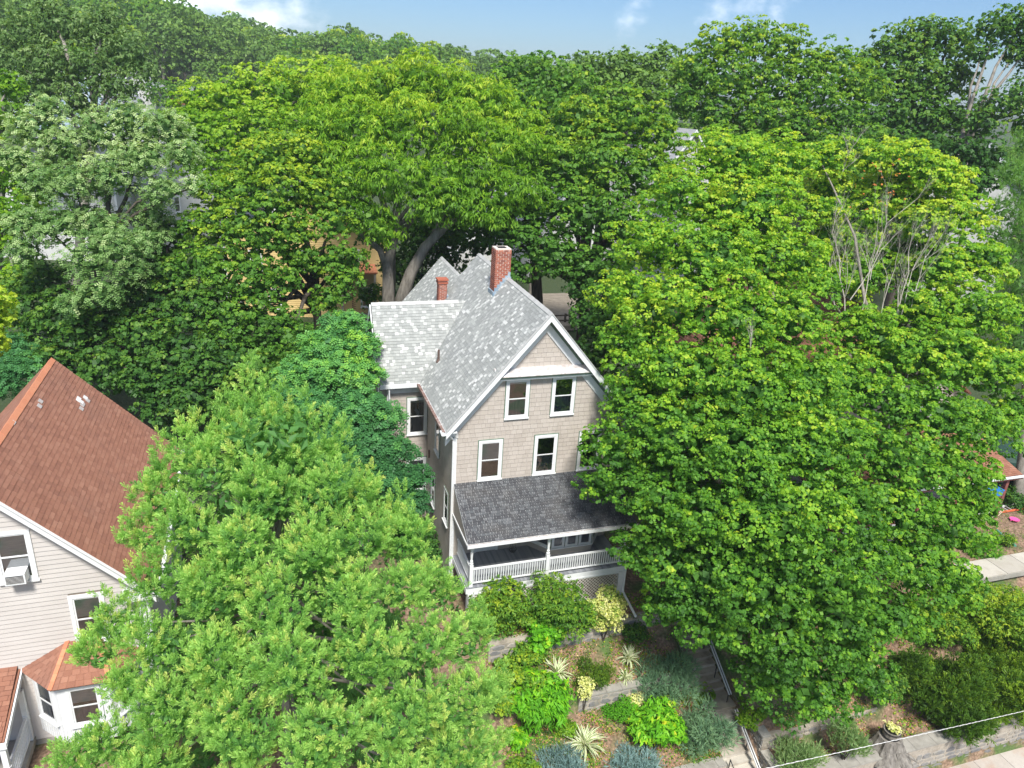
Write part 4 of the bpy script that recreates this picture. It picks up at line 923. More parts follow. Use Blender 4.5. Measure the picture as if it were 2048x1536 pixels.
# ================================================================== LEFT HOUSE
def left_house():
    t = thing('clapboard_house', 'pinkish clapboard house with a rust red shingle roof, cut off by the left edge', 'house', (-14.5, -3, -2.5)); og = np.array(origin(t))
    S = 1.05; xr, zr = -14.5, 6.6; xw0, xw1 = -18.0, -11.03; zw = lambda x: zr-.12-abs(x-xr)*S
    mb = MB(); mb.prism([(xw0, -7, -3), (xw1, -7, -3), (xw1, -7, zw(xw1)), (xr, -7, zw(xr)), (xw0, -7, zw(xw0))], (0, 8.6, 0)); part('wall', mb, M['backing'], t)
    W = [(-14.45, -13.52, 3.28, 4.85), (-12.93, -12.02, .9, 2.55)]
    window(t, (W[0][0], -7, W[0][2]), (1, 0, 0), (0, -1, 0), .93, 1.57, .1, False, .75, 0, depth_out=.06)
    window(t, (W[1][0], -7, W[1][2]), (1, 0, 0), (0, -1, 0), .91, 1.65, .1, False, .45, .5, depth_out=.06)
    z = -2.4
    while z < 6.5:
        a, b = xw0, xw1; zt = z+.15
        lim = (zr-.15-z-.08)/S; a, b = max(a, xr-lim), min(b, xr+lim)
        if b-a > .1:
            segs = [(a, b)]
            for w in W:
                if w[2]-.03 < z+.1 and w[3] > z+.06: segs = [s for (s0, s1) in segs for s in ((s0, w[0]+.01), (w[1]-.01, s1)) if s[1]-s[0] > .03]
            mb = MB()
            for s0, s1 in segs: mb.add([(s0, -7.0, z), (s1, -7.0, z), (s1, -7.028, z), (s0, -7.028, z), (s0, -7.0, zt), (s1, -7.0, zt), (s1, -7.006, zt), (s0, -7.006, zt)], [(0, 1, 2, 3), (4, 7, 6, 5), (3, 2, 6, 7), (1, 5, 6, 2), (0, 3, 7, 4)], rnd.random())
            part('clapboard', mb, M['clap'], t)
        z += .148
    mb = MB()
    for k in range(36):
        z = -2.4+k*.148
        if z < 2.4: mb.add([(xw1, -7, z), (xw1, 1.6, z), (xw1+.028, 1.6, z), (xw1+.028, -7, z), (xw1, -7, z+.15), (xw1, 1.6, z+.15), (xw1+.006, 1.6, z+.15), (xw1+.006, -7, z+.15)], [(0, 3, 2, 1), (3, 7, 6, 2), (4, 5, 6, 7)])
    part('side_clapboards', mb, M['clap'], t, kind='stuff')
    y0, y1 = -7.38, 1.85; xe = -10.62; ze = zr-(xe-xr)*S
    roof = part('roof', slab([(xr, y0, zr), (xe, y0, ze), (xe, y1, ze), (xr, y1, zr)], .1), M['roofred'], t)
    part('roof_slope', slab([(xr, y0, zr), (xr, y1, zr), (-18.4, y1, zr-3.9*S), (-18.4, y0, zr-3.9*S)], .1), M['roofred'], roof)
    V = math.hypot(xe-xr, zr-ze); mb = MB()
    tg = lambda: min(1, max(0, rnd.gauss(.5, .22)))
    pa = [onX(155, 797, 0)]
    tabs(mb, (xr, y0, zr+.01), (0, 1, 0), (1, 0, -S), y1-y0, V, .14, .26, .013, None, tg); tabs(mb, (xr, y0, zr+.01), (0, 1, 0), (-1, 0, -S), y1-y0, V, .14, .26, .013, None, tg)
    part('roof_shingles', mb, M['roofred'], roof, kind='stuff')
    # ridge cap, orange, and patches of missing shingles
    cm = []
    for k in range(4):
        m2 = MB(); w = .12; P = [(x, y, z+o) for o in (0, .03) for y in (0, .34) for x, z in ((-w, -w*S), (0, 0), (w, -w*S))]
        m2.add(P, [(6, 9, 10, 7), (7, 10, 11, 8), (0, 1, 4, 3), (1, 2, 5, 4), (0, 6, 7, 1), (1, 7, 8, 2), (0, 3, 9, 6), (2, 8, 11, 5), (3, 4, 10, 9), (4, 5, 11, 10)], rnd.random()); me = m2.mesh('ridge_cap'); me.materials.append(M['redcap']); cm.append(me)
    for i in range(29): link('ridge_cap', cm[rnd.randrange(4)], roof, tuple(np.array([xr, y0+i*.315, zr+.02+.008*(i % 2)])-og))
    n = nrm(np.array([S, 0, 1.])); dn = nrm(np.array([1, 0, -S]))
    def onroof(px, py):
        q = ray(px, py); s = (zr+S*xr-CAM[2]-S*CAM[0])/(q[2]+S*q[0]); return CAM+q*s
    k = 0
    for px, py, cols in ((76, 800, [.1]), (73, 808, [.15]), (152, 795, [.95, .9]), (158, 800, [.95, .2]), (166, 793, [.9, .3]), (171, 796, [.1]), (160, 806, [.2, .1]), (157, 812, [.15]), (20, 842, [.4])):
        for c in cols:
            p = onroof(px+k % 2, py+1.5*(k % 3)); m2 = MB(); k += 1
            a = p-n*.0+np.array([0, -.11, 0]); m2.prism([a+n*.034, a+np.array([0, .2, 0])+n*.034, a+np.array([0, .2, 0])+dn*.15+n*.036, a+dn*.15+n*.036], -n*.02, c); part('bare_patch', m2, M['bare'], roof, 'pale patch where shingles are missing')
    # rakes, eave return, fascia
    for sg, x2 in ((1, xe), (-1, -18.4)):
        P = lambda x, dz: (x, y0-.03, zr-abs(x-xr)*S+dz)
        mb = MB(); mb.prism([P(xr, -.02), P(x2, -.02), P(x2, -.3), P(xr, -.3)], (0, .04, 0)); part('rake_board', mb, M['white'], t)
        mb = MB(); Q = lambda x, dz: (x, -7.07, zr-abs(x-xr)*S+dz); mb.prism([Q(xr, -.2), Q(x2, -.2), Q(x2, -.55), Q(xr, -.55)], (0, .03, 0)); part('frieze_board', mb, M['white'], t)
        mb = MB(); mb.prism([P(xr, -.11), P(x2, -.11), (x2, -7.0, zr-abs(x2-xr)*S-.11), (xr, -7.0, zr-.11)], (0, 0, -.02)); part('soffit', mb, M['white'], t)
    mb = MB(); mb.box(-11.5, -10.62, y0, -6.9, 2.32, 2.58); mb.box(-11.03, -10.62, -6.9, 1.8, 2.42, 2.5); part('eave_return', mb, M['white'], t)
    mb = MB(); mb.box(-10.6, -10.48, y0, 1.86, 2.4, 2.54); part('gutter', mb, M['white'], t)
    mb = MB(); mb.box(-11.16, -11.0, -7.05, -6.97, -2.5, 2.3); mb.tube([(-10.9, -7.12, 2.35), (-10.9, -7.12, -2.4)], .05, 8); part('corner_board', mb, M['white'], t)
    mb = MB(); mb.box(-18, xw1+.02, -7.05, 1.6, -3.4, -2.42); part('foundation', mb, M['concrete'], t)
    # bay
    bx = [(-14.25, -7.0), (-13.42, -7.85), (-12.1, -7.85), (-11.3, -7.0)]; zb, ztp = -2.05, .2
    mb = MB(); mb.prism([(x, y, zb) for x, y in bx], (0, 0, ztp-zb)); bay = part('bay', mb, M['white'], t, 'white bay window under a small red hipped roof')
    for i in range(3):
        a = np.array([*bx[i], 0.]); b = np.array([*bx[i+1], 0.]); L_ = np.linalg.norm(b-a); d = (b-a)/L_; out = np.array([d[1], -d[0], 0]); w = min(.95, L_*.66)
        window(bay, a+d*((L_-w)/2)+np.array([0, 0, -1.35])+out*.003, d, out, w, 1.4, .08, False, .4, .5, depth_out=.05)
        m2 = MB()
        for k in range(int(L_/.11)): c = a+d*(k+.5)*.11; m2.bar(c+out*.006+[0, 0, -2.03], c+out*.006+[0, 0, -1.45], .02, .012, d)
        part('beadboard', m2, M['white'], bay, kind='stuff')
    mb = MB()
    for i in range(3):
        a = np.array([*bx[i], 0.]); b = np.array([*bx[i+1], 0.]); L_ = np.linalg.norm(b-a); d = (b-a)/L_; out = np.array([d[1], -d[0], 0]); mb.prism([a+out*.1+[0, 0, .08], b+out*.1+[0, 0, .08], b+out*.1+[0, 0, .22], a+out*.1+[0, 0, .22]], -out*.1)
    part('bay_cornice', mb, M['white'], bay)
    e = [(-14.5, -7.0), (-13.5, -8.1), (-12.0, -8.1), (-11.05, -7.0)]; tp = [(-13.7, -7.0), (-13.15, -7.02), (-12.35, -7.02), (-11.8, -7.0)]
    zt_ = 1.0; rf = part('bay_roof', slab([(*e[1], .24), (*e[2], .24), (*tp[2], zt_), (*tp[1], zt_)], .05), M['roofred'], t)
    part('bay_roof_side', slab([(*e[0], .24), (*e[1], .24), (*tp[1], zt_)], .05), M['roofred'], rf); part('bay_roof_side', slab([(*e[2], .24), (*e[3], .24), (*tp[2], zt_)], .05), M['roofred'], rf)
    mb = MB()
    def tri_tabs(a, b, c0, c1):   # eave a-b, top c0-c1
        a, b, c0, c1 = [np.array(q, float) for q in (a, b, c0, c1)]; n_ = 8
        for j in range(n_):
            f0, f1 = j/n_, (j+1)/n_+.02; P0, P1 = a+(c0-a)*f0, b+(c1-b)*f0; Q0, Q1 = a+(c0-a)*f1, b+(c1-b)*f1; m_ = max(1, int(np.linalg.norm(P1-P0)/.2)); nn = nrm(np.cross(b-a, c0-a)); nn = nn if nn[2] > 0 else -nn
            for i in range(m_):
                u0, u1 = i/m_+.01, (i+1)/m_-.01; p = [P0+(P1-P0)*u0+nn*.02, P0+(P1-P0)*u1+nn*.02, Q0+(Q1-Q0)*u1+nn*.006, Q0+(Q1-Q0)*u0+nn*.006]; mb.add(p+[p[0]-nn*.02, p[1]-nn*.02], [(0, 1, 2, 3), (0, 4, 5, 1)], tg())
    tri_tabs((*e[0], .24), (*e[1], .24), (*tp[1], zt_), (*tp[1], zt_)); tri_tabs((*e[1], .24), (*e[2], .24), (*tp[1], zt_), (*tp[2], zt_)); tri_tabs((*e[2], .24), (*e[3], .24), (*tp[2], zt_), (*tp[2], zt_))
    part('roof_shingles', mb, M['roofred'], rf, kind='stuff')
    for a, b in ((e[1], tp[1]), (e[2], tp[2])):
        a = np.array([*a, .26]); b = np.array([*b, zt_+.02])
        for i in range(6): p, q = a+(b-a)*i/6, a+(b-a)*(i+1.1)/6; part('hip_cap', MB().bar(p+[0, 0, .015], q+[0, 0, .0], .12, .02, tint=rnd.random()), M['redcap'], rf)
    # small porch at the far left
    pr = part('porch_roof', slab([(-18, -7.0, .62), (-14.45, -7.0, .3), (-14.45, -9.1, -.35), (-18, -9.1, -.35)], .07), M['roofred'], t)
    mb = MB(); tabs(mb, (-18, -7.0, .5), (1, 0, -.03), (0, -1, -.35), 3.5, 2.2, .15, .26, .013, None, tg, lift=.02); part('roof_shingles', mb, M['roofred'], pr, kind='stuff')
    mb = MB(); mb.prism([(-14.43, -7.0, .3), (-14.43, -9.12, -.35), (-14.43, -9.12, -.5), (-14.43, -7.0, .14)], (.04, 0, 0)); mb.box(-18, -14.4, -9.16, -9.11, -.55, -.36); part('fascia', mb, M['white'], pr)
    for y in (-7.12, -9.0): part('post', MB().box(-14.62, -14.48, y-.07, y+.07, -2.3, -.4).lathe((-14.55, y, -1.5), [(.1, 0), (.075, .1), (.1, .2)], 10), M['white'], t)
    dk = part('porch_floor', MB().box(-18, -14.45, -9.2, -7.05, -2.45, -2.25), M['concrete'], t)
    rl = part('railing', MB().box(-14.59, -14.51, -8.9, -7.2, -1.42, -1.36).box(-14.58, -14.52, -8.9, -7.2, -2.14, -2.09), M['white'], t)
    bm = MB().box(-.018, .018, -.018, .018, 0, .7).mesh('baluster'); bm.materials.append(M['white'])
    for i in range(15): link('baluster', bm, rl, tuple(np.array([-14.55, -8.85+i*.115, -2.1])-og))
    return t
left_house()
t = thing('air_conditioner', 'white window air conditioner in the upper window of the clapboard house', 'air conditioner', (-13.95, -7.2, 3.38))
mb = MB(); mb.box(-14.22, -13.72, -7.42, -7.03, 3.4, 3.72); part('case', mb, M['white'], t)
mb = MB(); mb.box(-14.18, -13.76, -7.427, -7.421, 3.44, 3.68); gr = part('grille', mb, M['darkvoid'], t)
for k in range(6): part('vent_slat', MB().box(-14.18, -13.76, -7.436, -7.428, 3.455+k*.038, 3.462+k*.038), M['rail'], gr)

# ================================================================== OTHER HOUSES
def simple_house(name, label, c, w, d, h, rise, wall, roof, rot=0, wins=(), base=None, over=.35, board=None, roofname='roof'):
    """gabled house: ridge along its own y, gable facing -y; wins are (face, u, z, w, h) with face f/l/r"""
    t = thing(name, label, 'house', (c[0], c[1], c[2])); t.rotation_euler = (0, 0, R(rot)); ORIG[t.name] = (0, 0, 0)
    hw = w/2; mb = MB(); mb.prism([(-hw, 0, -2), (hw, 0, -2), (hw, 0, h), (0, 0, h+rise*hw/(hw+.001)), (-hw, 0, h)], (0, d, 0)); part('wall', mb, M[wall], t)
    s = rise/hw; mb = None
    a = slab([(0, -over, h+rise+.12), (hw+over, -over, h-over*s+.12), (hw+over, d+over, h-over*s+.12), (0, d+over, h+rise+.12)], .12); r = part('roof', a, M[roof], t)
    part('roof_slope', slab([(0, -over, h+rise+.12), (0, d+over, h+rise+.12), (-hw-over, d+over, h-over*s+.12), (-hw-over, -over, h-over*s+.12)], .12), M[roof], r)
    for sg in (-1, 1):
        P = lambda x, dz: (x*sg, -over-.05, h+rise-x*s+dz+.12); part('rake_board', MB().prism([P(0, 0), P(hw+over, 0), P(hw+over, -.3), P(0, -.3)], (0, .06, 0)), M['white'], t)
        part('corner_board', MB().box(sg*hw-.09, sg*hw+.09, -.03, -.002, -1, h), M['white'], t)
    if board:
        z = 0; i = 0; n_ = int(h/.16)
        bw = MB().add([(-hw, 0, 0), (hw, 0, 0), (hw, -.03, 0), (-hw, -.03, 0), (hw, -.005, .17), (-hw, -.005, .17)], [(0, 1, 2, 3), (3, 2, 4, 5)]).mesh('clapboard'); bw.materials.append(M[wall])
        bs = MB().add([(0, 0, 0), (0, d, 0), (-.03, d, 0), (-.03, 0, 0), (-.005, d, .17), (-.005, 0, .17)], [(0, 1, 2, 3), (3, 2, 4, 5)]).mesh('clapboard'); bs.materials.append(M[wall])
        for k in range(int(h/.165)): link('clapboard', bw, t, (0, -.001, k*.165)); link('clapboard', bs, t, (-hw-.001, 0, k*.165))
    for f, u, z, ww, hh in wins:
        if f == 'f': window(t, (u, -.005, z), (1, 0, 0), (0, -1, 0), ww, hh, .12, False, .3, .4, depth_out=.07)
        elif f == 'l': window(t, (-hw-.005, u+ww, z), (0, -1, 0), (-1, 0, 0), ww, hh, .12, False, .3, .4, depth_out=.07)
        else: window(t, (hw+.005, u, z), (0, 1, 0), (1, 0, 0), ww, hh, .12, False, .3, .4, depth_out=.07)
    return t
simple_house('yellow_house', 'yellow clapboard house glimpsed between tree trunks behind the grey roof', (-3.6, 34, -2.2), 12.5, 10, 6.6, 3.5, 'yellow', 'slate', -3,
             [('f', -6.2, 1.0, 1.0, 1.7), ('f', -3.2, .9, 1.0, 1.7), ('f', -4.5, 4.0, 1.0, 1.7), ('f', -1.0, 4.0, 1.0, 1.7), ('f', 4.0, .9, 1.0, 1.7), ('f', 3.0, 4.0, 1.0, 1.7)], board=True)
t = thing('back_porch', 'small back entry with orange roof edge on the yellow house', 'porch', (.6, 32.8, -2.2))
part('porch_roof', slab([(-1.4, 34, 2.4), (1.6, 34, 2.4), (1.6, 32.3, 1.95), (-1.4, 32.3, 1.95)], .12), M['redcap'], t)
for x in (-1.2, 1.4): part('post', MB().box(x-.08, x+.08, 32.4, 32.56, -2.2, 1.9), M['porchwall'], t)
part('door', MB().box(-.3, .7, 33.8, 33.88, -1.8, .4), M['maroon'], t); part('porch_floor', MB().box(-1.4, 1.6, 32.3, 33.9, -2.4, -1.8), M['concrete'], t)
for k in range(3): part('step', MB().box(-.5, .9, 31.9-.3*k, 32.28-.3*k, -2.4, -1.95-.15*k), M['concrete'], t)
simple_house('white_house', 'off white house seen in scraps behind the pale locust tree', (-24.5, 50, -1.0), 11, 12, 7, 4, 'offwhite', 'slate', -14, [('f', -3.5, 4, 1, 1.6), ('f', 1.5, 4, 1, 1.6), ('f', -3.5, .8, 1, 1.6), ('f', 1.5, .8, 1, 1.6), ('r', 2, 4, 1, 1.6)])
simple_house('grey_roofed_house', 'white house with broad light grey roof behind the left-hand maples', (-13.5, 57, -.8), 12, 12, 6.2, 4.5, 'offwhite', 'slate', 60, [('f', -3, 3.6, 1, 1.6), ('l', 3, 3.6, 1, 1.6)])
simple_house('pale_garage', 'narrow pale wooden building standing behind the chimney', (11.3, 38, -2.0), 5, 6, 4.4, 1.6, 'offwhite', 'slate', 8, [('f', -1.5, 1.2, .9, 1.6), ('f', .6, 1.2, .9, 1.6)])
simple_house('white_house', 'white house with a blue-grey roof showing through the dark trees right of the chimney', (23, 46, -2.2), 9, 9, 5.6, 3.2, 'offwhite', 'slate', 25, [('f', -2.8, 1, 1, 1.6), ('f', 1.5, 1, 1, 1.6), ('f', -2.8, 3.6, 1, 1.6)])
simple_house('red_gabled_house', 'small dark red house with white trimmed gable at the foot of the wooded hill', (-21.8, 166, 4.2), 7.0, 9, 4.2, 3.0, 'redsiding', 'slate', -12, [('f', -.6, 4.0, 1.4, 1.9), ('f', -2.4, 1.0, 1.1, 1.8)], over=.5)
simple_house('blue_house', 'pale blue gabled house far off behind the tall tree at top left', (-44, 128, 3.0), 9, 10, 7.5, 4.5, 'bluesiding', 'slate', -25, [('f', -.7, 6.5, 1.4, 2), ('f', -3, 3.5, 1.2, 1.8), ('f', 1.8, 3.5, 1.2, 1.8)])
simple_house('blue_house', 'light blue house with white gable right of the tall tree trunk at top left', (-31.5, 110, 3.0), 8, 10, 7.2, 4.2, 'bluesiding', 'slate', -20, [('f', -.7, 6.2, 1.4, 2), ('f', -2.6, 3.4, 1.2, 1.8), ('f', 1.4, 3.4, 1.2, 1.8)])
simple_house('white_house', 'distant white gable between the red house and the tall tree', (-29, 150, 5.5), 7, 8, 5.5, 3.2, 'offwhite', 'slate', -12, [('f', -.6, 4.5, 1.2, 1.8)])
simple_house('white_house', 'white house with grey roof at the far right beside the leaning tree', (62, 33, -3.5), 8, 9, 13.2, 3.6, 'offwhite', 'slate', -50, [('f', -.7, 11.3, 1.4, 2), ('f', -3, 5, 1.2, 1.8), ('l', 3, 5, 1.2, 1.8)])
simple_house('white_house', 'white gabled house just over the top of the big maple', (34.3, 42.3, -2.0), 7, 8, 11.8, 3.4, 'offwhite', 'slate', 22, [('f', -.6, 10.6, 1.2, 1.8), ('l', 3, 7, 1.2, 1.8)])

# neighbour on the right: brick red roofed house with a maroon porch
def red_house():
    t = thing('porch_house', 'house with dark red roof and maroon front porch, mostly behind the big maple', 'house', (24, 6, -4.5))
    mb = MB(); mb.prism([(17.5, 3, -5), (30.5, 3, -5), (30.5, 3, 1.8), (24, 3, 6.2), (17.5, 3, 1.8)], (0, 12, 0)); part('wall', mb, M['porchwall'], t)
    rf = part('roof', slab([(24, 2.5, 6.5), (17, 2.5, 1.7), (17, 15.5, 1.7), (24, 15.5, 6.5)], .12), M['roofred'], t); part('roof_slope', slab([(24, 2.5, 6.5), (24, 15.5, 6.5), (31, 15.5, 1.7), (31, 2.5, 1.7)], .12), M['roofred'], rf)
    mb = MB(); tg = lambda: rnd.random()
    tabs(mb, (24, 2.5, 6.52), (0, 1, 0), (-1, 0, -.686), 13, 8.45, .16, .3, .015, None, tg); part('roof_shingles', mb, M['roofred'], rf, kind='stuff')
    for a in (19, 22, 25.5, 28): window(t, (a, 3, 2.2 if 21 < a < 26 else -.2), (1, 0, 0), (0, -1, 0), 1.0, 1.6, .12, False, .3, .4)
    pr = part('porch_roof', slab([(18.5, 3, -.55), (31.9, 3, -.55), (31.9, -1.15, -1.7), (18.5, -1.15, -1.7)], .1), M['roofred'], t)
    mb = MB(); tabs(mb, (18.5, 3, -.54), (1, 0, 0), (0, -1, -.277), 13.4, 4.3, .15, .26, .014, None, tg); part('roof_shingles', mb, M['roofred'], pr, kind='stuff')
    part('fascia', MB().box(18.5, 31.95, -1.22, -1.16, -1.95, -1.72), M['maroon'], pr); part('gutter', MB().box(18.5, 32.1, -1.32, -1.22, -1.8, -1.7), M['white'], pr)
    for x in (19, 25.2, 31.2): part('post', MB().box(x-.1, x+.1, -1.02, -.82, -4.9, -1.85), M['maroon'], t)
    part('porch_floor', MB().box(18.6, 31.3, -1.0, 3, -4.05, -3.9), M['rail'], t)
    part('parapet', MB().box(19, 31.1, -.98, -.9, -3.88, -3.0), M['maroon'], t); 
    pp = part('parapet_cap', MB().box(19, 31.15, -1.02, -.86, -3.0, -2.93), M['maroon'], t)
    for k in range(26): part('cutout', MB().box(27+.15*k, 27.07+.15*k, -.988, -.981, -3.35, -3.2), M['darkvoid'], t)
    lt = part('lattice_panel', MB().box(19, 31.1, -.96, -.93, -4.75, -4.7), M['cream'], t)
    for sg in (-1, 1):
        for k in range(16):
            x = 28.6+k*.165; part('slat', MB().bar((x, -.95-.012*sg, -4.68), (x+sg*.62, -.95-.012*sg, -4.06), .05, .01, (0, 1, 0)), M['cream'], lt)
    sp = part('steps', MB().box(21.9, 23.3, -2.1, -1.1, -4.6, -4.0), M['concrete'], t)
    for k in range(3): part('step', MB().box(21.8, 23.4, -2.5-.33*k, -2.1-.33*k, -4.7, -4.15-.14*k), M['white'], sp)
    part('newel_post', MB().box(23.45, 23.6, -3.3, -3.15, -4.6, -3.5), M['maroon'], t)
    part('stair_rail', MB().bar((23.52, -3.2, -3.55), (23.52, -1.1, -2.95), .07, .07), M['maroon'], t)
    return t
red_house()
M['bluebin'] = surf('blue_plastic', [(0, (.02, .16, .5)), (1, (.03, .2, .58))], 4, .4, 0); M['pink'] = surf('pink_plastic', [(0, (.75, .08, .3)), (1, (.8, .12, .35))], 4, .4, 0)
M['orange'] = surf('orange_plastic', [(0, (.6, .12, .05)), (1, (.66, .17, .08))], 4, .5, 0); M['tarp'] = surf('dark_green_plastic', [(0, (.012, .035, .025)), (1, (.02, .055, .04))], 6, .4, .1); M['greenpipe'] = surf('green_pipe', [(0, (.08, .25, .18)), (1, (.1, .3, .22))], 5, .6, 0)
t = thing('storage_box', 'blue plastic box standing on the maroon porch parapet', 'box', (30.5, -.95, -2.93)); part('body', MB().box(30.1, 30.9, -1.15, -.75, -2.92, -2.62), M['bluebin'], t); part('lid', MB().box(30.07, 30.93, -1.18, -.72, -2.62, -2.56), M['bluebin'], t)
p = G(2028, 1042); t = thing('toy', 'bright pink plastic toy lying on bare soil by the maroon porch', 'toy', p); part('dish', MB().lathe(p, [(.12, .02), (.24, .1), (.26, .13), (.2, .12)], 12), M['pink'], t); part('handle', MB().tube([p+[-.3, 0, .08], p+[-.2, 0, .12]], .03, 6), M['pink'], t)
a, b = G(1993, 1062), G(2008, 1078); solo('drain_pipe', MB().tube([a+[0, 0, .06], (a+b)/2+[0, 0, .1], b+[0, 0, .06]], .06, 8), M['greenpipe'], 'green corrugated drain pipe running out from the foot of the maroon post', 'pipe')
a, b = G(2020, 1085), G(2030, 1094); solo('drain_pipe', MB().tube([a+[0, 0, .06], b+[0, 0, .06]], .07, 8), M['greenpipe'], 'short green pipe length lying alone beyond the weed clump', 'pipe')
p = G(2015, 1020); t = thing('ladder', 'orange ended ladder lying flat beside the maroon porch', 'ladder', p)
for k, m_ in ((0, 'orange'), (.5, 'rail')): part('rail', MB().bar(p+[-.9, -.25+k, .12], p+[1.0, -.25+k, .12], .07, .09), M[m_], t)
for k in range(7): part('rung', MB().bar(p+[-.8+.28*k, -.25, .12], p+[-.8+.28*k, .25, .12], .04, .04), M['rail'], t)
c = np.array([35.6, 3.2, -4.5]); t = thing('covered_tub', 'dark green ribbed tank with open tub in front, at the right edge', 'tank', c)
part('shell', MB().lathe(c, [(1.9, 0), (1.9, 1.2), (1.75, 1.75), (1.2, 2.2), (.4, 2.4)], 20), M['tarp'], t)
for k in range(9): part('rib', MB().tube([c+[1.93*math.cos(a), 1.93*math.sin(a), .2+k*.13] for a in np.linspace(0, 2*math.pi, 21)], .03, 5), M['tarp'], t)
part('tub', MB().lathe(c+[.2, -2.2, 0], [(.9, 0), (1.05, 1.0), (1.15, 1.05), (1.0, 1.06), (.9, .3)], 18), M['tarp'], t)

# fence behind the chimney-side driveway
t = thing('rail_fence', 'dark wooden rail fence crossing the sandy yard behind the big chimney', 'fence', (18, 30, -2.6))
for i in range(4):
    x = 15.5+i*1.6; part('post', MB().box(x-.07, x+.07, 29.9, 30.04, -3, -1.3), M['bark_dark'], t)
for z in (-1.45, -1.9, -2.3): part('rail', MB().bar((15.4, 29.96, z), (20.4, 29.96, z), .06, .12), M['bark_dark'], t)
solo('garden_umbrella', MB().lathe((13.2, 22, -1.0), [(1.5, 0), (1.2, .25), (.6, .5), (.05, .7)], 12).tube([(13.2, 22, -3.2), (13.2, 22, -.4)], .03, 6), M['greenpipe'], 'green garden umbrella half hidden behind the right roof slope', 'umbrella')
M['yard'] = surf('sandy_yard', [(.3, (.16, .135, .105)), (.7, (.27, .235, .19))], 2, .95, .3, coords='World')
struct('yard', MB().box(14.5, 24, 29, 42, -2.5, -2.05), M['yard'])
# ================================================================== HILL WOOD
def proto(seed, mat, kk=1.0):
    C = [np.array([0, 0, 7.5])]; Rr = [4.2]
    q = np.random.default_rng(seed)
    for i in range(7):
        a = q.uniform(0, 6.28); C.append(np.array([math.cos(a)*3.0, math.sin(a)*3.0, q.uniform(5.0, 9.5)])); Rr.append(q.uniform(1.9, 2.9))
    C, Rr = sublobes(np.array(C), Rr, 6, (.35, .5), .85)
    P, Nn, ids = shell(C, Rr, .95, .85, cut=False, down=.8); P, Nn, ids = P[P[:, 2] > 2.5], Nn[P[:, 2] > 2.5], ids[P[:, 2] > 2.5]
    tint = .5+rng.normal(0, .12, len(C))[ids]
    V, T_ = leaves(P, Nn, 7, .62, .62, .5, tint=tint, jit=.5); me = quads_mesh('crown', V, T_, 4); me.materials.append(M[mat])
    mb = MB(); limbs(mb, (0, 0, 0), (0, 0, 4.5), [(2, 0, 8), (-2, 1, 8), (0, -2, 8)], .28); tm = mb.mesh('trunk'); tm.materials.append(M['bark'])
    return me, tm
protos = [proto(1, 'hill'), proto(2, 'hill'), proto(3, 'mid'), proto(4, 'hill')]
KIND = ['round mid green', 'broad dark green', 'yellowish green', 'tall grey green']
hilltrees = []
def hill_tree(px_label, X, Y, s, k, lab, grp):
    z = float(H(X, Y)); t = thing('hill_tree', lab, 'tree', (X, Y, z-.3), grp); t.scale = (s, s, s*rnd.uniform(.9, 1.15)); t.rotation_euler = (0, 0, rnd.uniform(0, 6.28))
    link('crown', protos[k][0], t); link('trunk', protos[k][1], t)
n = 0
for i in range(700):
    D = rnd.uniform(115, 330); px = rnd.uniform(-260, 1250)
    p = pt(px, 200, D); X, Y = p[0], p[1]
    if any((X-a)**2+(Y-b)**2 < (5.2)**2 for a, b in hilltrees): continue
    zt = H(X, Y)+10; sx, sy = proj((X, Y, zt))
    if D < 180 and (px > 200 or rnd.random() < .35): continue
    if any(abs(X-a) < 9 and b-16 < Y < b+10 for a, b in ((-22, 166), (-29, 150), (-44, 128), (-31.5, 110))): continue
    hilltrees.append((X, Y)); k = rnd.randrange(4); row = 'crest' if Y > 270 else ('slope' if Y > 200 else 'foot')
    where = next(w for lim, w in ((60, 'at the left edge'), (200, 'over the tall corner locust'), (330, 'just right of the tall corner locust'), (450, 'above the small red house'), (580, 'above the left of the yellow-green maple'), (700, 'above the yellow-green maple top'), (830, 'above the drooping twin-stemmed tree'), (960, 'behind the grey roof line'), (1100, 'above the big chimney'), (9999, 'above the dark maple by the chimney')) if sx < lim)
    sz = rnd.uniform(1.05, 1.6); size = 'smaller' if sz < 1.22 else ('middling' if sz < 1.42 else 'larger')
    hill_tree(px, X, Y, sz*(1.15 if Y > 200 else 1), k, f'{size} {KIND[k]} tree on the hill {row}, {where}', 'trees in the far hill wood'); n += 1
    if n > 270: break
for i, (px, D, s) in enumerate([(445, 165, .75), (400, 150, .6), (330, 150, .62), (150, 150, .75)]):
    p = pt(px, 190, D); hill_tree(px, p[0], p[1], s*1.2, i % 4, ['pale round tree right of the small red house', 'low bushy tree in front of the small red house', 'rounded tree left of the small red house', 'far green tree near the blue house'][i], None)

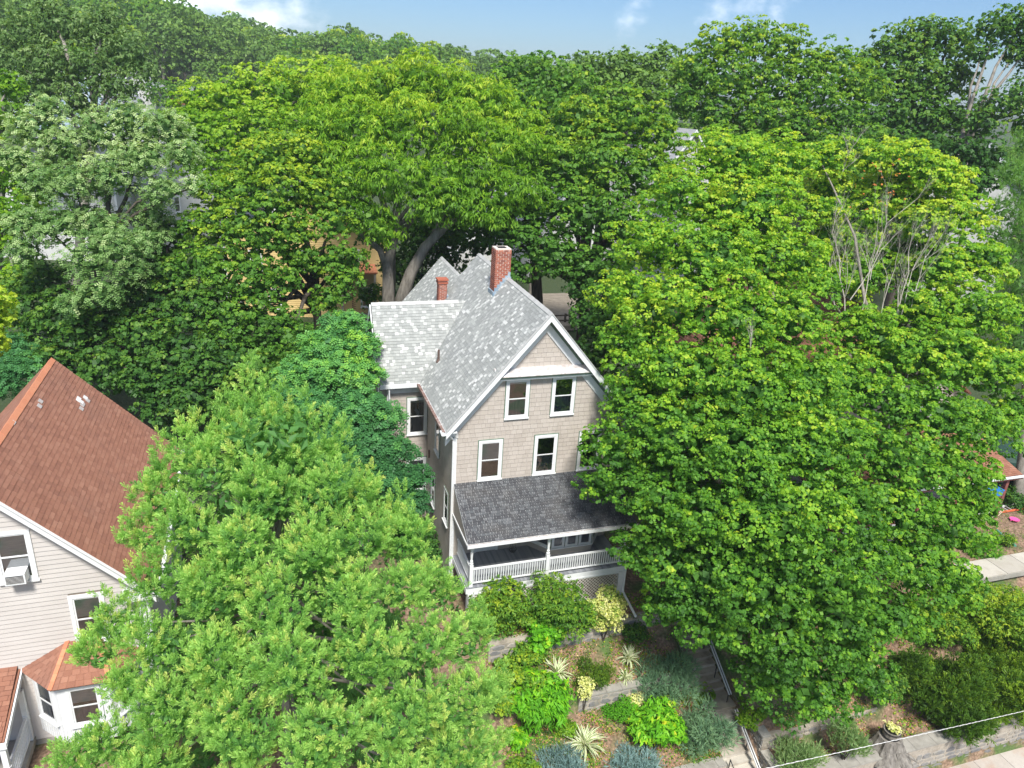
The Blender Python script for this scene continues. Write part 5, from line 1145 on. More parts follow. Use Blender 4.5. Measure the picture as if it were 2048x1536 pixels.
for i in range(60):
    px = rnd.uniform(1050, 2350); D = rnd.uniform(82, 125); p = pt(px, 200, D); X, Y = p[0], p[1]
    if any((X-a)**2+(Y-b)**2 < 49 for a, b in hilltrees): continue
    hilltrees.append((X, Y)); k = (2, 1, 3, 0)[i % 4]
    hill_tree(px, X, Y, rnd.uniform(1.0, 1.25), k, f'{KIND[k]} tree beyond the skyline maples, ' + ('over the big maple' if px < 1500 else ('behind the tall broad maple' if px < 1760 else ('behind the dense dark maple' if px < 1960 else 'behind the leaning tree'))), 'trees beyond the skyline maples')
for i in range(40):
    px = rnd.uniform(2230, 3100); D = rnd.uniform(56, 130); p = pt(px, 300, D); X, Y = p[0], p[1]
    if any((X-a)**2+(Y-b)**2 < 60 for a, b in hilltrees) or (50 < X < 74 and 20 < Y < 46): continue
    hilltrees.append((X, Y)); hill_tree(px, X, Y, rnd.uniform(.8, 1.2), i % 4, f'{KIND[i % 4]} tree standing past the white far house at the right', 'trees past the right edge')
# ================================================================== TREES BEHIND THE HOUSE
def g0(px, D, py=600):
    p = pt(px, py, D); return np.array([p[0], p[1], float(H(p[0], p[1]))])
tree('maple_tree', 'sunlit yellow-green maple behind the pale locust, left part of the middle tree line',
     [(480, 205, 60, 60), (560, 190, 65, 60), (640, 185, 60, 60), (410, 215, 50, 60), (380, 250, 45, 58), (450, 280, 60, 57), (540, 270, 65, 57), (620, 270, 60, 57), (690, 170, 45, 61), (400, 320, 50, 56), (480, 350, 50, 56)],
     'lime', g0(520, 60), pt(520, 300, 60), .35, spacing=.7, per=26, rc=.5, L=.24, W=.21, flat=.5, spread=.85, tmean=.55, topy=.3)
tree('linden_tree', 'big twin-stemmed tree with drooping leaves rising right behind the grey roof',
     [(690, 195, 60, 50), (770, 180, 60, 51), (840, 170, 62, 51), (915, 190, 60, 51), (985, 215, 55, 50), (1045, 250, 45, 50), (650, 260, 60, 48), (730, 265, 70, 47), (820, 260, 75, 47), (910, 275, 75, 47), (1000, 295, 60, 47), (1070, 310, 50, 48),
      (640, 335, 50, 46), (710, 350, 65, 45.5), (790, 360, 70, 45), (870, 370, 65, 45.5), (950, 365, 60, 46), (1020, 385, 55, 46), (735, 435, 45, 45), (770, 470, 28, 45), (1060, 400, 40, 46), (860, 425, 40, 44.5), (925, 420, 42, 45), (985, 430, 38, 45), (690, 400, 45, 45), (640, 400, 40, 46)],
     'lime', np.array([1.2, 24.2, -2.8]), pt(785, 450, 47.3), .3, k=.92, spacing=.5, per=24, rc=.42, L=.3, W=.095, droop=1.5, tmean=.42, tvar=.2, topy=.35, limbs_n=7, up=.3)
t = bpy.data.objects['linden_tree']; mb = MB()
B = pt(800, 640, 48.5); mb.tube([np.array([2.0, 24.0, -3.0]), pt(803, 600, 48), pt(822, 545, 47.5), pt(850, 495, 47), pt(888, 455, 46.5), pt(940, 415, 46), pt(990, 385, 46)], [.5, .42, .38, .32, .26, .18, .1], 9)
mb.tube([pt(860, 485, 47), pt(890, 425, 46.5), pt(890, 370, 46)], [.22, .16, .08], 7)
part('stem', mb, M['bark'], t, 'second stem forking to the right', smooth=True)
mb = MB(); mb.tube([np.array([1.0, 24.2, -3.0]), pt(777, 600, 48), pt(776, 560, 47.6), pt(775, 525, 47.5), pt(790, 470, 47.3), pt(800, 400, 47)], [.46, .4, .36, .33, .26, .15], 9); mb.tube([pt(776, 545, 47.6), pt(760, 500, 47.3), pt(722, 468, 47), pt(690, 430, 46.5)], [.24, .2, .13, .06], 7)
part('stem', mb, M['bark'], t, 'left stem with a short stub', smooth=True)
tree('dark_tree', 'shaded foliage filling the space behind the twin trunks', [(840, 490, 42, 54), (890, 520, 38, 54), (800, 540, 36, 54.5), (860, 570, 34, 54), (760, 470, 35, 55), (740, 590, 20, 54.5), (900, 480, 32, 55), (820, 600, 30, 53.5)], 'dark', g0(850, 55, 640), pt(850, 600, 54), .2, spacing=.55, per=14, rc=.45, L=.26, W=.2, tmean=.5)
tree('maple_tree', 'bushy maple left of the yellow house with dark leaning trunk',
     [(540, 330, 60, 44), (600, 310, 45, 44.5), (470, 390, 55, 43.5), (550, 400, 65, 43), (625, 385, 50, 43.5), (430, 450, 50, 43), (500, 470, 65, 42.5), (580, 470, 50, 42.5), (670, 445, 35, 43), (420, 530, 48, 42), (500, 560, 60, 41.5), (570, 560, 32, 42), (680, 510, 30, 43), (640, 530, 25, 43), (690, 560, 30, 43), (700, 530, 30, 44), (660, 600, 28, 43), (600, 520, 30, 43), (470, 640, 55, 41), (540, 650, 55, 41), (590, 690, 45, 40.5), (500, 710, 50, 40.5)],
     'mid', np.array([-3.6, 19.5, -2.8]), pt(622, 565, 44.5), .34, spacing=.52, per=30, rc=.4, L=.19, W=.17, flat=.5, spread=.85, tmean=.55, tvar=.16, topy=.35, bark='bark_dark')
tree('maple_tree', 'tall dark maple mass right of the big chimney',
     [(1180, 235, 60, 50), (1250, 245, 65, 50), (1310, 280, 50, 49.5), (1130, 260, 45, 50), (1120, 340, 55, 48.5), (1200, 330, 70, 48), (1280, 350, 60, 48), (1335, 350, 35, 48.5), (1090, 420, 50, 47.5), (1160, 430, 60, 47), (1230, 440, 60, 47), (1040, 470, 48, 47), (1110, 510, 50, 46.5), (1180, 540, 50, 46.5), (1230, 530, 40, 46.5), (1010, 430, 35, 47.5), (1030, 540, 30, 47), (915, 430, 50, 52), (965, 480, 42, 51), (960, 550, 32, 50), (860, 455, 40, 53)],
     'mid', g0(1172, 49, 660), pt(1170, 520, 48), .42, spacing=.6, per=28, rc=.45, L=.22, W=.19, flat=.5, spread=.85, tmean=.45, tvar=.15, topy=.4, bark='bark_dark')
tree('dark_tree', 'shaded green tree low between the chimney and the big maple', [(1190, 640, 45, 45), (1230, 600, 40, 44), (1190, 710, 40, 43), (1220, 660, 35, 43), (1170, 590, 32, 46)], 'dark', g0(1215, 46, 760), pt(1210, 640, 45), .2, spacing=.45, per=12, rc=.38, L=.24, W=.2, tmean=.45)
mb = MB(); mb.tube([g0(1075, 50, 650), pt(1075, 600, 49.5), pt(1072, 540, 49), pt(1076, 470, 48.5), pt(1070, 420, 48.5)], [.42, .38, .33, .25, .12], 9); mb.tube([pt(1073, 510, 48.8), pt(1045, 440, 48.5)], [.18, .08], 6)
solo('bare_trunk', mb, M['bark_dark'], 'thick dark trunk just right of the big chimney', 'tree trunk')
tree('maple_tree', 'round crowned maple on the skyline just right of centre', [(1080, 160, 48, 66), (1030, 150, 35, 66), (1140, 172, 40, 66), (1060, 210, 40, 64), (1120, 225, 40, 64), (1000, 190, 32, 65)], 'mid', g0(1080, 66, 400), pt(1080, 240, 66), .4, spacing=.7, per=12, rc=.55, L=.36, W=.3, tmean=.38, topy=.2)
tree('maple_tree', 'flat topped dark maple on the skyline behind the right-hand gap', [(1190, 150, 40, 78), (1250, 142, 45, 78), (1320, 138, 45, 78), (1370, 160, 40, 77), (1220, 190, 40, 77), (1300, 190, 50, 76), (1170, 190, 30, 77)], 'hill', g0(1260, 78, 400), pt(1260, 240, 78), .4, spacing=.75, per=12, rc=.6, L=.4, W=.33, tmean=.55)
tree('maple_tree', 'tall broad maple standing on the skyline above the big yellow maple',
     [(1440, 100, 50, 60), (1500, 85, 45, 60), (1560, 100, 50, 60), (1390, 150, 50, 60), (1455, 165, 65, 59), (1540, 170, 60, 59), (1610, 140, 45, 60), (1670, 130, 45, 60), (1710, 180, 50, 59.5), (1620, 200, 60, 59), (1370, 205, 40, 59.5), (1430, 230, 50, 58.5), (1510, 240, 55, 58), (1600, 260, 50, 58), (1690, 240, 45, 58.5), (1450, 300, 42, 57), (1540, 310, 48, 57), (1640, 310, 50, 57), (1730, 300, 45, 57), (1690, 360, 40, 56)],
     'mid', g0(1540, 61, 400), pt(1540, 280, 61), .4, spacing=.7, per=22, rc=.52, L=.24, W=.2, flat=.5, spread=.85, tmean=.52, tvar=.16, topy=.25, limbs_n=15)
tree('dark_maple_tree', 'dense dark green maple on the skyline at upper right',
     [(1790, 110, 48, 67), (1850, 85, 48, 67), (1905, 85, 40, 67), (1755, 170, 42, 66), (1820, 170, 55, 66), (1895, 160, 45, 66), (1770, 235, 45, 65), (1840, 245, 50, 65), (1905, 235, 40, 65), (1730, 130, 28, 67), (1860, 300, 35, 64), (1800, 310, 42, 63), (1760, 290, 35, 63), (1890, 360, 38, 62)],
     'dark', g0(1830, 68, 420), pt(1840, 290, 67), .45, spacing=.62, per=13, rc=.5, L=.32, W=.27, tmean=.6, tvar=.15, topy=.3, bark='bark_dark')
tree('leaning_tree', 'leaning airy tree with sparse sky-lit crown in the top right corner',
     [(1985, 65, 38, 62), (2035, 50, 40, 62), (2075, 90, 50, 62), (2030, 110, 30, 62), (2000, 215, 40, 61), (2050, 200, 45, 61), (1960, 250, 35, 61), (2060, 250, 40, 60), (1960, 110, 22, 62), (2090, 160, 40, 62)],
     'dark', g0(1905, 62, 420), pt(1925, 265, 61.5), .3, spacing=.55, per=9, rc=.45, L=.3, W=.24, density=.62, tmean=.65, bark='bark', limbs_n=10)
tree('dark_tree', 'dark bushy tree below the leaning tree, left of the white far house', [(1960, 320, 40, 57), (1910, 310, 32, 57), (1985, 350, 30, 56), (1940, 370, 30, 56)], 'dark', g0(1945, 58, 480), pt(1945, 360, 57), .2, spacing=.55, per=12, rc=.45, L=.3, W=.25, tmean=.35)
# conifer at the right edge
tree('conifer_tree', 'feathery green conifer at the right edge beside the big maple',
     [(2050, 290, 30, 43), (2030, 350, 32, 42.5), (2060, 380, 45, 42), (2010, 420, 32, 42), (2050, 470, 55, 41.5), (2015, 520, 38, 41), (2060, 580, 60, 41), (2020, 630, 38, 41), (2070, 690, 60, 41), (2035, 740, 30, 41), (1995, 470, 22, 42)],
     'conifer', g0(2075, 43, 900), pt(2075, 500, 43), .3, spacing=.26, per=14, L=.34, W=.022, kind='tuft', spread=.7, tmean=.5, tvar=.18, topy=.4, sub=(7, (.35, .5)), squash=.75)
# ================================================================== LEFT SIDE
tree('locust_tree', 'tall open locust tree with pale leaves in the top left corner',
     [(60, 75, 50, 62), (130, 55, 45, 62), (200, 70, 42, 62), (255, 110, 42, 61), (290, 150, 28, 61), (30, 130, 45, 61), (105, 135, 50, 60.5), (180, 140, 50, 60.5), (240, 180, 40, 60), (70, 190, 45, 60), (150, 200, 40, 60), (20, 220, 40, 60), (215, 40, 25, 62), (100, 20, 20, 62)],
     'greypale', g0(130, 62, 450), pt(190, 235, 61), .4, spacing=.6, per=14, rc=.5, L=.32, W=.14, density=.9, tmean=.42, tvar=.16, droop=.9, limbs_n=13)
tree('locust_tree', 'silvery pale flowering locust tree spreading over the left of the picture',
     [(260, 240, 42, 43), (330, 260, 45, 43), (200, 265, 48, 43), (130, 290, 45, 43), (70, 260, 42, 43), (290, 320, 45, 42), (370, 310, 32, 42.5), (225, 350, 50, 41.5), (150, 370, 45, 41.5), (80, 360, 38, 42), (330, 385, 34, 41.5), (395, 375, 24, 42), (60, 450, 38, 41), (120, 455, 48, 40.5), (50, 505, 32, 40.5), (215, 455, 35, 41), (240, 500, 48, 39.5), (180, 520, 42, 39.5), (265, 540, 30, 39.5), (200, 590, 38, 39), (150, 610, 22, 39), (30, 320, 35, 42), (100, 220, 30, 43), (180, 440, 40, 43), (300, 430, 35, 43), (130, 330, 45, 44), (260, 290, 40, 44), (300, 480, 30, 42)],
     'pale', np.array([-17.5, 17.5, -2.5]), pt(205, 480, 42.5), .22, kind='frond', spacing=.4, per=6, rc=.36, L=.33, density=.95, tmean=.62, tvar=.17, topy=.2, limbs_n=14, bark='bark_dark', pairs=3, sub=(7, (.36, .5)))
tree('maple_tree', 'yellowish maple at the left edge behind the silvery locust', [(10, 350, 48, 47), (30, 430, 45, 46), (-20, 250, 50, 48), (15, 180, 30, 50), (60, 400, 30, 46.5), (-10, 480, 40, 46), (35, 560, 35, 45)], 'lime', g0(-20, 47, 600), pt(0, 420, 47), .3, spacing=.48, per=12, rc=.4, L=.26, W=.22, tmean=.35, tvar=.2)
tree('maple_tree', 'bright yellow-green branch tip entering at the left edge', [(-14, 600, 24, 27), (-12, 645, 26, 27), (-18, 680, 22, 27), (-40, 620, 50, 28), (-60, 680, 50, 28)], 'lime', g0(-90, 28, 900), pt(-70, 680, 28), .2, spacing=.28, per=13, rc=.22, L=.17, W=.15, tmean=.85)
tree('shade_maple_tree', 'dark green maple thicket behind the red roofed house',
     [(90, 560, 50, 44), (60, 620, 50, 43), (130, 640, 60, 42), (210, 650, 60, 41.5), (280, 600, 50, 42), (340, 560, 55, 42.5), (390, 610, 55, 41.5), (300, 680, 60, 40.5), (230, 740, 60, 40), (320, 750, 65, 39.5), (380, 700, 60, 40), (440, 740, 60, 39.5), (60, 700, 50, 41.5), (130, 720, 50, 40.5), (400, 790, 55, 39), (340, 810, 45, 38.5), (470, 800, 40, 39), (300, 500, 45, 44), (350, 470, 45, 44.5)],
     'dark', np.array([-12, 15.5, -2.4]), pt(300, 740, 41.5), .34, spacing=.55, per=26, rc=.42, L=.2, W=.18, flat=.5, spread=.85, tmean=.6, tvar=.16, topy=.15, bark='bark_dark')
tree('shade_maple_tree', 'dark maple foliage behind the pine top, left of the blue-green locust', [(520, 770, 55, 38.5), (590, 760, 50, 38), (560, 820, 50, 37.5), (480, 830, 45, 38), (620, 700, 40, 39.5), (640, 790, 40, 37.5)], 'dark', np.array([-5.5, 13.5, -3]), pt(560, 840, 38.5), .26, spacing=.4, per=13, rc=.34, L=.22, W=.19, tmean=.6, topy=.15, bark='bark_dark')
tree('sumac_tree', 'bluish green feathery tree at the left edge above the red roof ridge', [(20, 700, 32, 36), (45, 740, 30, 35.5), (0, 760, 36, 35), (-20, 700, 30, 36)], 'locust', np.array([-20.6, 9, -2.4]), pt(0, 780, 36), .14, kind='frond', spacing=.34, per=8, rc=.3, L=.32, tmean=.4)
tree('locust_tree', 'blue-green feathery locust against the side wing of the grey roofed house',
     [(690, 650, 34, 35), (655, 690, 40, 34.5), (720, 690, 32, 34.5), (610, 740, 40, 34), (680, 745, 50, 33.5), (735, 745, 26, 34), (580, 790, 34, 33.5), (640, 810, 50, 33), (715, 810, 48, 33), (770, 830, 30, 33), (690, 870, 50, 32.5), (760, 890, 42, 32.5), (810, 900, 20, 33), (830, 950, 26, 32.5), (770, 950, 42, 32), (820, 1000, 30, 32), (700, 940, 50, 32)],
     'locust', np.array([-3.4, 3.2, -3.6]), pt(715, 900, 34), .2, kind='frond', spacing=.27, per=7, rc=.27, L=.32, density=.9, tmean=.5, tvar=.16, topy=.5, limbs_n=14, pairs=3, sub=(8, (.36, .52)), squash=.62)

# ================================================================== THE BIG MAPLE
tree('big_maple_tree', 'huge bright green maple in front of the right side of the porch',
     [(1450, 320, 75, 38.5), (1540, 330, 72, 39), (1375, 400, 80, 37.5), (1490, 420, 95, 36.5), (1310, 490, 75, 36), (1420, 520, 100, 34.5), (1550, 520, 85, 35), (1275, 590, 62, 35), (1340, 620, 90, 33.5), (1460, 640, 105, 32.5), (1570, 640, 85, 33), (1265, 690, 58, 33.5), (1350, 740, 95, 31.5), (1480, 770, 105, 30.5), (1270, 800, 62, 32), (1590, 770, 85, 31.5), (1235, 900, 70, 31), (1345, 870, 95, 30), (1470, 900, 105, 29), (1595, 890, 95, 29.5), (1205, 970, 40, 31), (1330, 990, 85, 29.5), (1440, 1030, 100, 28.5), (1560, 1030, 105, 28), (1670, 1000, 80, 29.2), (1310, 1100, 66, 29.8), (1400, 1140, 85, 28.8), (1510, 1160, 95, 28), (1630, 1140, 95, 28), (1720, 1100, 60, 29),
      (1350, 1210, 60, 29.6), (1440, 1240, 72, 28.8), (1560, 1270, 85, 28), (1670, 1240, 80, 28.2), (1530, 1350, 58, 28.8), (1620, 1370, 74, 28.6), (1710, 1330, 62, 28.8), (1750, 1230, 55, 28.8), (1480, 830, 160, 36), (1480, 1080, 150, 33)],
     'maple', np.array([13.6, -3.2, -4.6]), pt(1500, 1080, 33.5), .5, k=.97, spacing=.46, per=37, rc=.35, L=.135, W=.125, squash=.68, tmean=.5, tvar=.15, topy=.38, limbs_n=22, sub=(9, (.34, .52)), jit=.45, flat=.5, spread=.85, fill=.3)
tree('big_maple_tree', 'yellow topped maple at the right with bare grey branches in its crown',
     [(1640, 320, 42, 41), (1690, 305, 36, 41.5), (1750, 315, 45, 41), (1820, 330, 52, 41), (1880, 360, 50, 40.5), (1925, 430, 48, 40), (1860, 450, 55, 39.5), (1955, 520, 55, 39), (1890, 540, 60, 38.5), (1640, 420, 40, 39.5), (1640, 560, 48, 38), (1850, 620, 60, 37.5), (1950, 620, 65, 37.5), (1720, 660, 58, 36.5), (1790, 700, 65, 35.8), (1890, 720, 75, 35.5), (1980, 740, 65, 36), (2030, 820, 45, 36), (1680, 750, 60, 34.5), (1760, 800, 70, 34), (1860, 830, 75, 33.5), (1960, 850, 62, 34.5), (1700, 880, 65, 32.5), (1800, 920, 80, 32), (1910, 940, 68, 33), (1780, 1020, 75, 31), (1880, 1050, 75, 31.5), (1945, 1010, 40, 33), (1820, 1130, 72, 30.6), (1900, 1160, 50, 31), (1810, 1230, 50, 30.3), (1850, 700, 120, 39), (1800, 430, 30, 42), (1740, 430, 75, 42.5), (1780, 540, 70, 41.5), (1710, 560, 60, 41), (1660, 380, 45, 42.5), (1700, 400, 50, 42.8), (1780, 370, 50, 42.6), (1830, 410, 50, 42), (1690, 480, 55, 42), (1830, 500, 50, 41.6), (1650, 480, 45, 40.5)],
     'maple', np.array([20.5, -.5, -4.5]), pt(1790, 900, 36), .2, k=1.0, spacing=.52, per=38, rc=.38, L=.155, W=.14, squash=.68, tmean=.6, tvar=.15, topy=.34, limbs_n=9, sub=(9, (.34, .52)), jit=.45, flat=.5, spread=.85, fill=.34)
# dead grey branches
t = bpy.data.objects['big_maple_tree.001'] if 'big_maple_tree.001' in bpy.data.objects else bpy.data.objects['big_maple_tree']
mb = MB(); q = random.Random(5)
def twig(p, d, ln, r, lvl):
    pts = [p]; dd = d
    for i in range(3):
        dd = nrm(dd+np.array([q.uniform(-.22, .22), q.uniform(-.22, .22), .06])); pts.append(pts[-1]+dd*ln/3)
    mb.tube(pts, [r, r*.85, r*.68, r*.45], 3 if lvl > 1 else 6, caps=False)
    if lvl < 4:
        for i in range(4 if lvl < 2 else 3):
            k = q.choice((1, 2, 3)); twig(pts[k], nrm(dd+np.array([q.uniform(-.6, .6), q.uniform(-.5, .5), q.uniform(-.1, .5)])), ln*q.uniform(.45, .72), r*.5, lvl+1)
for (a, b_, D, r) in (((1670, 620), (1650, 440), 37.2, .026), ((1725, 620), (1745, 430), 37.1, .03), ((1760, 640), (1770, 470), 37.1, .026), ((1820, 640), (1830, 440), 37.2, .026), ((1740, 560), (1800, 380), 37.6, .024), ((1690, 640), (1705, 430), 37.0, .036), ((1700, 600), (1780, 420), 37.3, .03), ((1690, 560), (1660, 400), 37.4, .028), ((1790, 660), (1800, 470), 37.2, .036), ((1800, 640), (1860, 480), 37.4, .028), ((1680, 360), (1690, 270), 40.5, .03), ((1500, 720), (1505, 640), 30.4, .03)):
    p0, p1 = pt(*a, D), pt(*b_, D-.3); twig(p0, nrm(p1-p0), np.linalg.norm(p1-p0)*.62, r, 0)
part('dead_branches', mb, M['deadwood'], t, 'bare grey dead branches')
P = np.array([pt(q.gauss(1765, 28), q.gauss(340+(k % 3)*30, 14), 37.2) for k in range(26)]); V, T_ = leaves(P, np.tile([0, -1, .3], (26, 1)), 5, .12, .1, .07); leaf_part('rusty_leaves', V, T_, 4, M['rust'], t)

# ================================================================== THE PINE
def pine():
    t = thing('pine_tree', 'big soft-needled pine tree filling the lower left between the two houses', 'tree', (-7.2, -9.8, -4))
    spec = [(500, 815, 18, 20.3), (470, 870, 32, 19.8), (530, 865, 36, 20), (590, 905, 34, 20.2), (415, 915, 28, 19.6), (500, 915, 55, 19.3), (585, 945, 56, 19.4), (650, 935, 36, 20.3), (350, 955, 32, 19.5), (420, 950, 60, 19), (330, 1000, 50, 19.2), (530, 1000, 75, 18.6), (640, 1000, 70, 18.9), (712, 1010, 44, 20.1), (775, 1050, 38, 20.8),
            (300, 1080, 45, 19.2), (390, 1060, 65, 18.6), (490, 1100, 80, 18), (610, 1110, 80, 18), (720, 1080, 65, 19), (810, 1090, 55, 20.3), (330, 1160, 60, 18.6), (430, 1190, 75, 17.8), (560, 1210, 90, 17.3), (690, 1190, 80, 17.8), (800, 1180, 65, 19.2), (870, 1190, 45, 20.5),
            (250, 1250, 50, 18.9), (330, 1290, 70, 18), (205, 1310, 42, 19), (275, 1365, 50, 18.3), (450, 1320, 90, 17), (590, 1340, 95, 16.5), (730, 1310, 85, 17.2), (850, 1290, 75, 18.8), (930, 1290, 55, 20.2), (350, 1420, 75, 17.4), (235, 1485, 58, 18.2), (490, 1460, 95, 16.4), (640, 1480, 95, 16.1), (790, 1440, 90, 17.2), (910, 1400, 75, 19), (975, 1390, 36, 20.4), (170, 1520, 55, 18.4), (320, 1540, 80, 17.4), (900, 1510, 75, 18.8), (970, 1500, 40, 20.2), (780, 1560, 90, 17), (480, 1600, 100, 16.5), (620, 1600, 90, 16.3), (940, 1590, 60, 19)]
    C0, R0 = lob(spec, .8); C, Rr = list(C0), list(R0*.8); q = random.Random(8)
    def plume(c, d, r, ks=((.55, .42), (.82, .34), (1.08, .25), (1.3, .16))):
        for a, b in ks: C.append(c+d*r*a+np.array([q.gauss(0, .03) for _ in range(3)])*r); Rr.append(r*b)
    for c, r in zip(C0, R0):      # boughs end in upswept plumes
        o = nrm(c-np.array([-7.2, -9.6, c[2]-1.0]))
        for k in range(8): plume(c, nrm(o*.75+np.array([0, 0, .55])+np.array([q.gauss(0, .55) for _ in range(3)])), r*q.uniform(.8, 1.12))
    for a, b, D in (((502, 840), (498, 722), 20.3), ((500, 800), (499, 740), 20.25), ((530, 840), (532, 770), 20.2), ((456, 850), (450, 795), 19.9), ((600, 850), (612, 792), 20.4), ((560, 840), (566, 782), 20.2), ((400, 880), (392, 838), 19.7), ((340, 930), (322, 882), 19.4), ((372, 900), (362, 850), 19.6),
                    ((680, 910), (690, 852), 20.4), ((650, 880), (655, 822), 20.4), ((730, 980), (742, 935), 20.6), ((790, 1030), (806, 975), 21), ((300, 1080), (262, 1030), 19.2), ((250, 1240), (205, 1190), 19), ((930, 1280), (965, 1215), 20.3), ((860, 1180), (885, 1125), 20.5), ((975, 1390), (1012, 1340), 20.5)):
        p0, p1 = pt(*a, D), pt(*b, D); L_ = np.linalg.norm(p1-p0); d = (p1-p0)/L_
        for f, rr in ((0, .3), (.3, .24), (.55, .18), (.8, .12), (1, .07)): C.append(p0+d*L_*f); Rr.append(rr)
    C, Rr = np.array(C), np.array(Rr)
    # the body of the tree behind the boughs
    ax = np.array([-7.2, -9.6]); back = []
    for z in np.linspace(8.2, -3.5, 9):
        r = .7+(8.8-z)*.36
        for k in range(int(4+r*1.6)):
            a = 2*math.pi*k/int(4+r*1.6)+z; back.append((ax[0]+math.cos(a)*r*.72, ax[1]+math.sin(a)*r*.72+.6, z-.2, max(.5, r*.32)))
    b = np.array([x for x in back if x[1] > -10.2])
    P1, N1, ids = shell(C, Rr, .195, .85, .8, down=.3)
    P2, N2, _ = shell(b[:, :3], b[:, 3], .45, .85, .8, down=.5)
    Cc = np.concatenate([C, C0]); lt = rng.normal(0, .16, len(C)); 
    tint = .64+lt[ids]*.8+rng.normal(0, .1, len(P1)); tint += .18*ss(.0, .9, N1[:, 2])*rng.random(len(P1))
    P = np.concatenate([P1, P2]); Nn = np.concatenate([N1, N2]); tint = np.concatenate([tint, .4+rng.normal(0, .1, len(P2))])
    D = nrm(Nn*.75+np.array([0, 0, .8])+rng.normal(0, .2, Nn.shape))
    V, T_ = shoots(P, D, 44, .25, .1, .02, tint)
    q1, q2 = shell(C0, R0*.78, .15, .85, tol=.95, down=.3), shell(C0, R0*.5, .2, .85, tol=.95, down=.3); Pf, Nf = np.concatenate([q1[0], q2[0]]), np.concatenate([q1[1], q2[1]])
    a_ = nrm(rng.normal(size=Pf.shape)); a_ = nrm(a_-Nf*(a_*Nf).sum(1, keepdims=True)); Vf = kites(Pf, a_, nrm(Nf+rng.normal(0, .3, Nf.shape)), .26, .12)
    V = np.concatenate([V, Vf[:, :3], Vf[:, [0, 2, 3]]]); T_ = np.concatenate([T_, np.clip(rng.normal(.22, .08, len(Pf)*2), 0, 1)])  # inner needles tinted darker, shade between the boughs put into the colour
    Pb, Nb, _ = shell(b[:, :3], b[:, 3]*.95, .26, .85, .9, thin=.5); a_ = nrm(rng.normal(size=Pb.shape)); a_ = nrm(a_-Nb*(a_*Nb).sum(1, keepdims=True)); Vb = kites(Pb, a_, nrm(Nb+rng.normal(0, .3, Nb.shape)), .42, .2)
    V = np.concatenate([V, Vb[:, :3], Vb[:, [0, 2, 3]]]); T_ = np.concatenate([T_, np.clip(rng.normal(.15, .08, len(Pb)*2), 0, 1)])  # body foliage tinted darkest, its shade put into the colour too
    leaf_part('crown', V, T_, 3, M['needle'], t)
    mb = MB(); limbs(mb, (-7.2, -9.6, -4.6), (-7.3, -9.7, 4.5), [c-[0, 0, .3] for c in C0[:14]], .16, 3); 
    for c in C0[16:]:
        z = min(c[2]-.6, 4); s = np.array([-7.2, -9.6, z]); mb.tube([s, s+(c-s)*.5+[0, 0, -.15], c-(c-s)*.12], [.06, .035, .015], 6)
    part('trunk', mb, M['bark'], t, smooth=True)
pine()

# ================================================================== GARDEN
def bush(name, label, px, py, rpx, mat, kind='leaf', cat='shrub', group=None, hsq=.8, lift=.55, spacing=.14, per=10, rc=.12, L=.09, W=.05, tmean=.5, tvar=.14, n=8, spreadk=.6, D=None, ry=None, **kw):
    b = G(px, py+rpx*.45); s = depth(b)/FPX; r = rpx*s; rz = (ry or rpx)*s
    t = thing(name, label, cat, tuple(b), group); c0 = b+np.array([0, 0, rz*lift])
    C = [c0]; Rr = [r*.62]
    for i in range(n):
        a = 2*math.pi*i/n+rnd.random(); C.append(c0+np.array([math.cos(a)*r*spreadk, math.sin(a)*r*spreadk, rz*rnd.uniform(-.25, .65)])); Rr.append(r*rnd.uniform(.28, .46))
    C, Rr = sublobes(np.array(C), Rr, 5, (.35, .5), hsq)
    P, Nn, ids = shell(C, Rr, spacing, hsq, down=.6); k = P[:, 2] > H(P[:, 0], P[:, 1])-.05; P, Nn, ids = P[k], Nn[k], ids[k]
    tint = tmean+rng.normal(0, tvar*.7, len(C))[ids]+rng.normal(0, tvar*.6, len(P))
    if kind == 'leaf': V, T_ = leaves(P, Nn, per, rc, L, W, tint=tint, **kw); kk = 4
    elif kind == 'frond': V, T_ = fronds(P, Nn, per, rc, L, tint=tint, **kw); kk = 4
    else:
        up = kw.pop('upw', .5); D_ = nrm(Nn*.8+np.array([0, 0, up])+rng.normal(0, .3, Nn.shape)); V, T_ = tufts(P, D_, per, L, W, tint=tint, **kw); kk = 3
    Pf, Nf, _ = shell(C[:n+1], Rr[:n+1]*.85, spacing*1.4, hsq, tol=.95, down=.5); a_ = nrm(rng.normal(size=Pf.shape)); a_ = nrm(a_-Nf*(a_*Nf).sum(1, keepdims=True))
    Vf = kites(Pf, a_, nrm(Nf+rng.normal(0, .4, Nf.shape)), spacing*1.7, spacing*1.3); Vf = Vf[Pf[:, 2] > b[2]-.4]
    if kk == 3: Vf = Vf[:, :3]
    V = np.concatenate([V, Vf]); T_ = np.concatenate([T_, np.clip(rng.normal(.25, .1, len(Vf)), 0, 1)])  # inner leaves tinted darker, painting the shade inside the shrub
    leaf_part('foliage', V, T_, kk, M[mat], t)
    mb = MB()
    for i in range(5):
        a = 2*math.pi*i/5; mb.tube([b-[0, 0, .1], b+np.array([math.cos(a)*r*.25, math.sin(a)*r*.25, rz*lift*.8]), c0+np.array([math.cos(a)*r*.5, math.sin(a)*r*.5, rz*.4])], [.03, .02, .01], 5)
    part('stem', mb, M['bark_dark'], t)
    return t
bush('rhododendron', 'green rhododendron at the left half of the porch railing', 1000, 1232, 60, 'mid', lift=.6, L=.15, W=.055, rc=.16, spacing=.17, per=11, tmean=.6, ry=62)
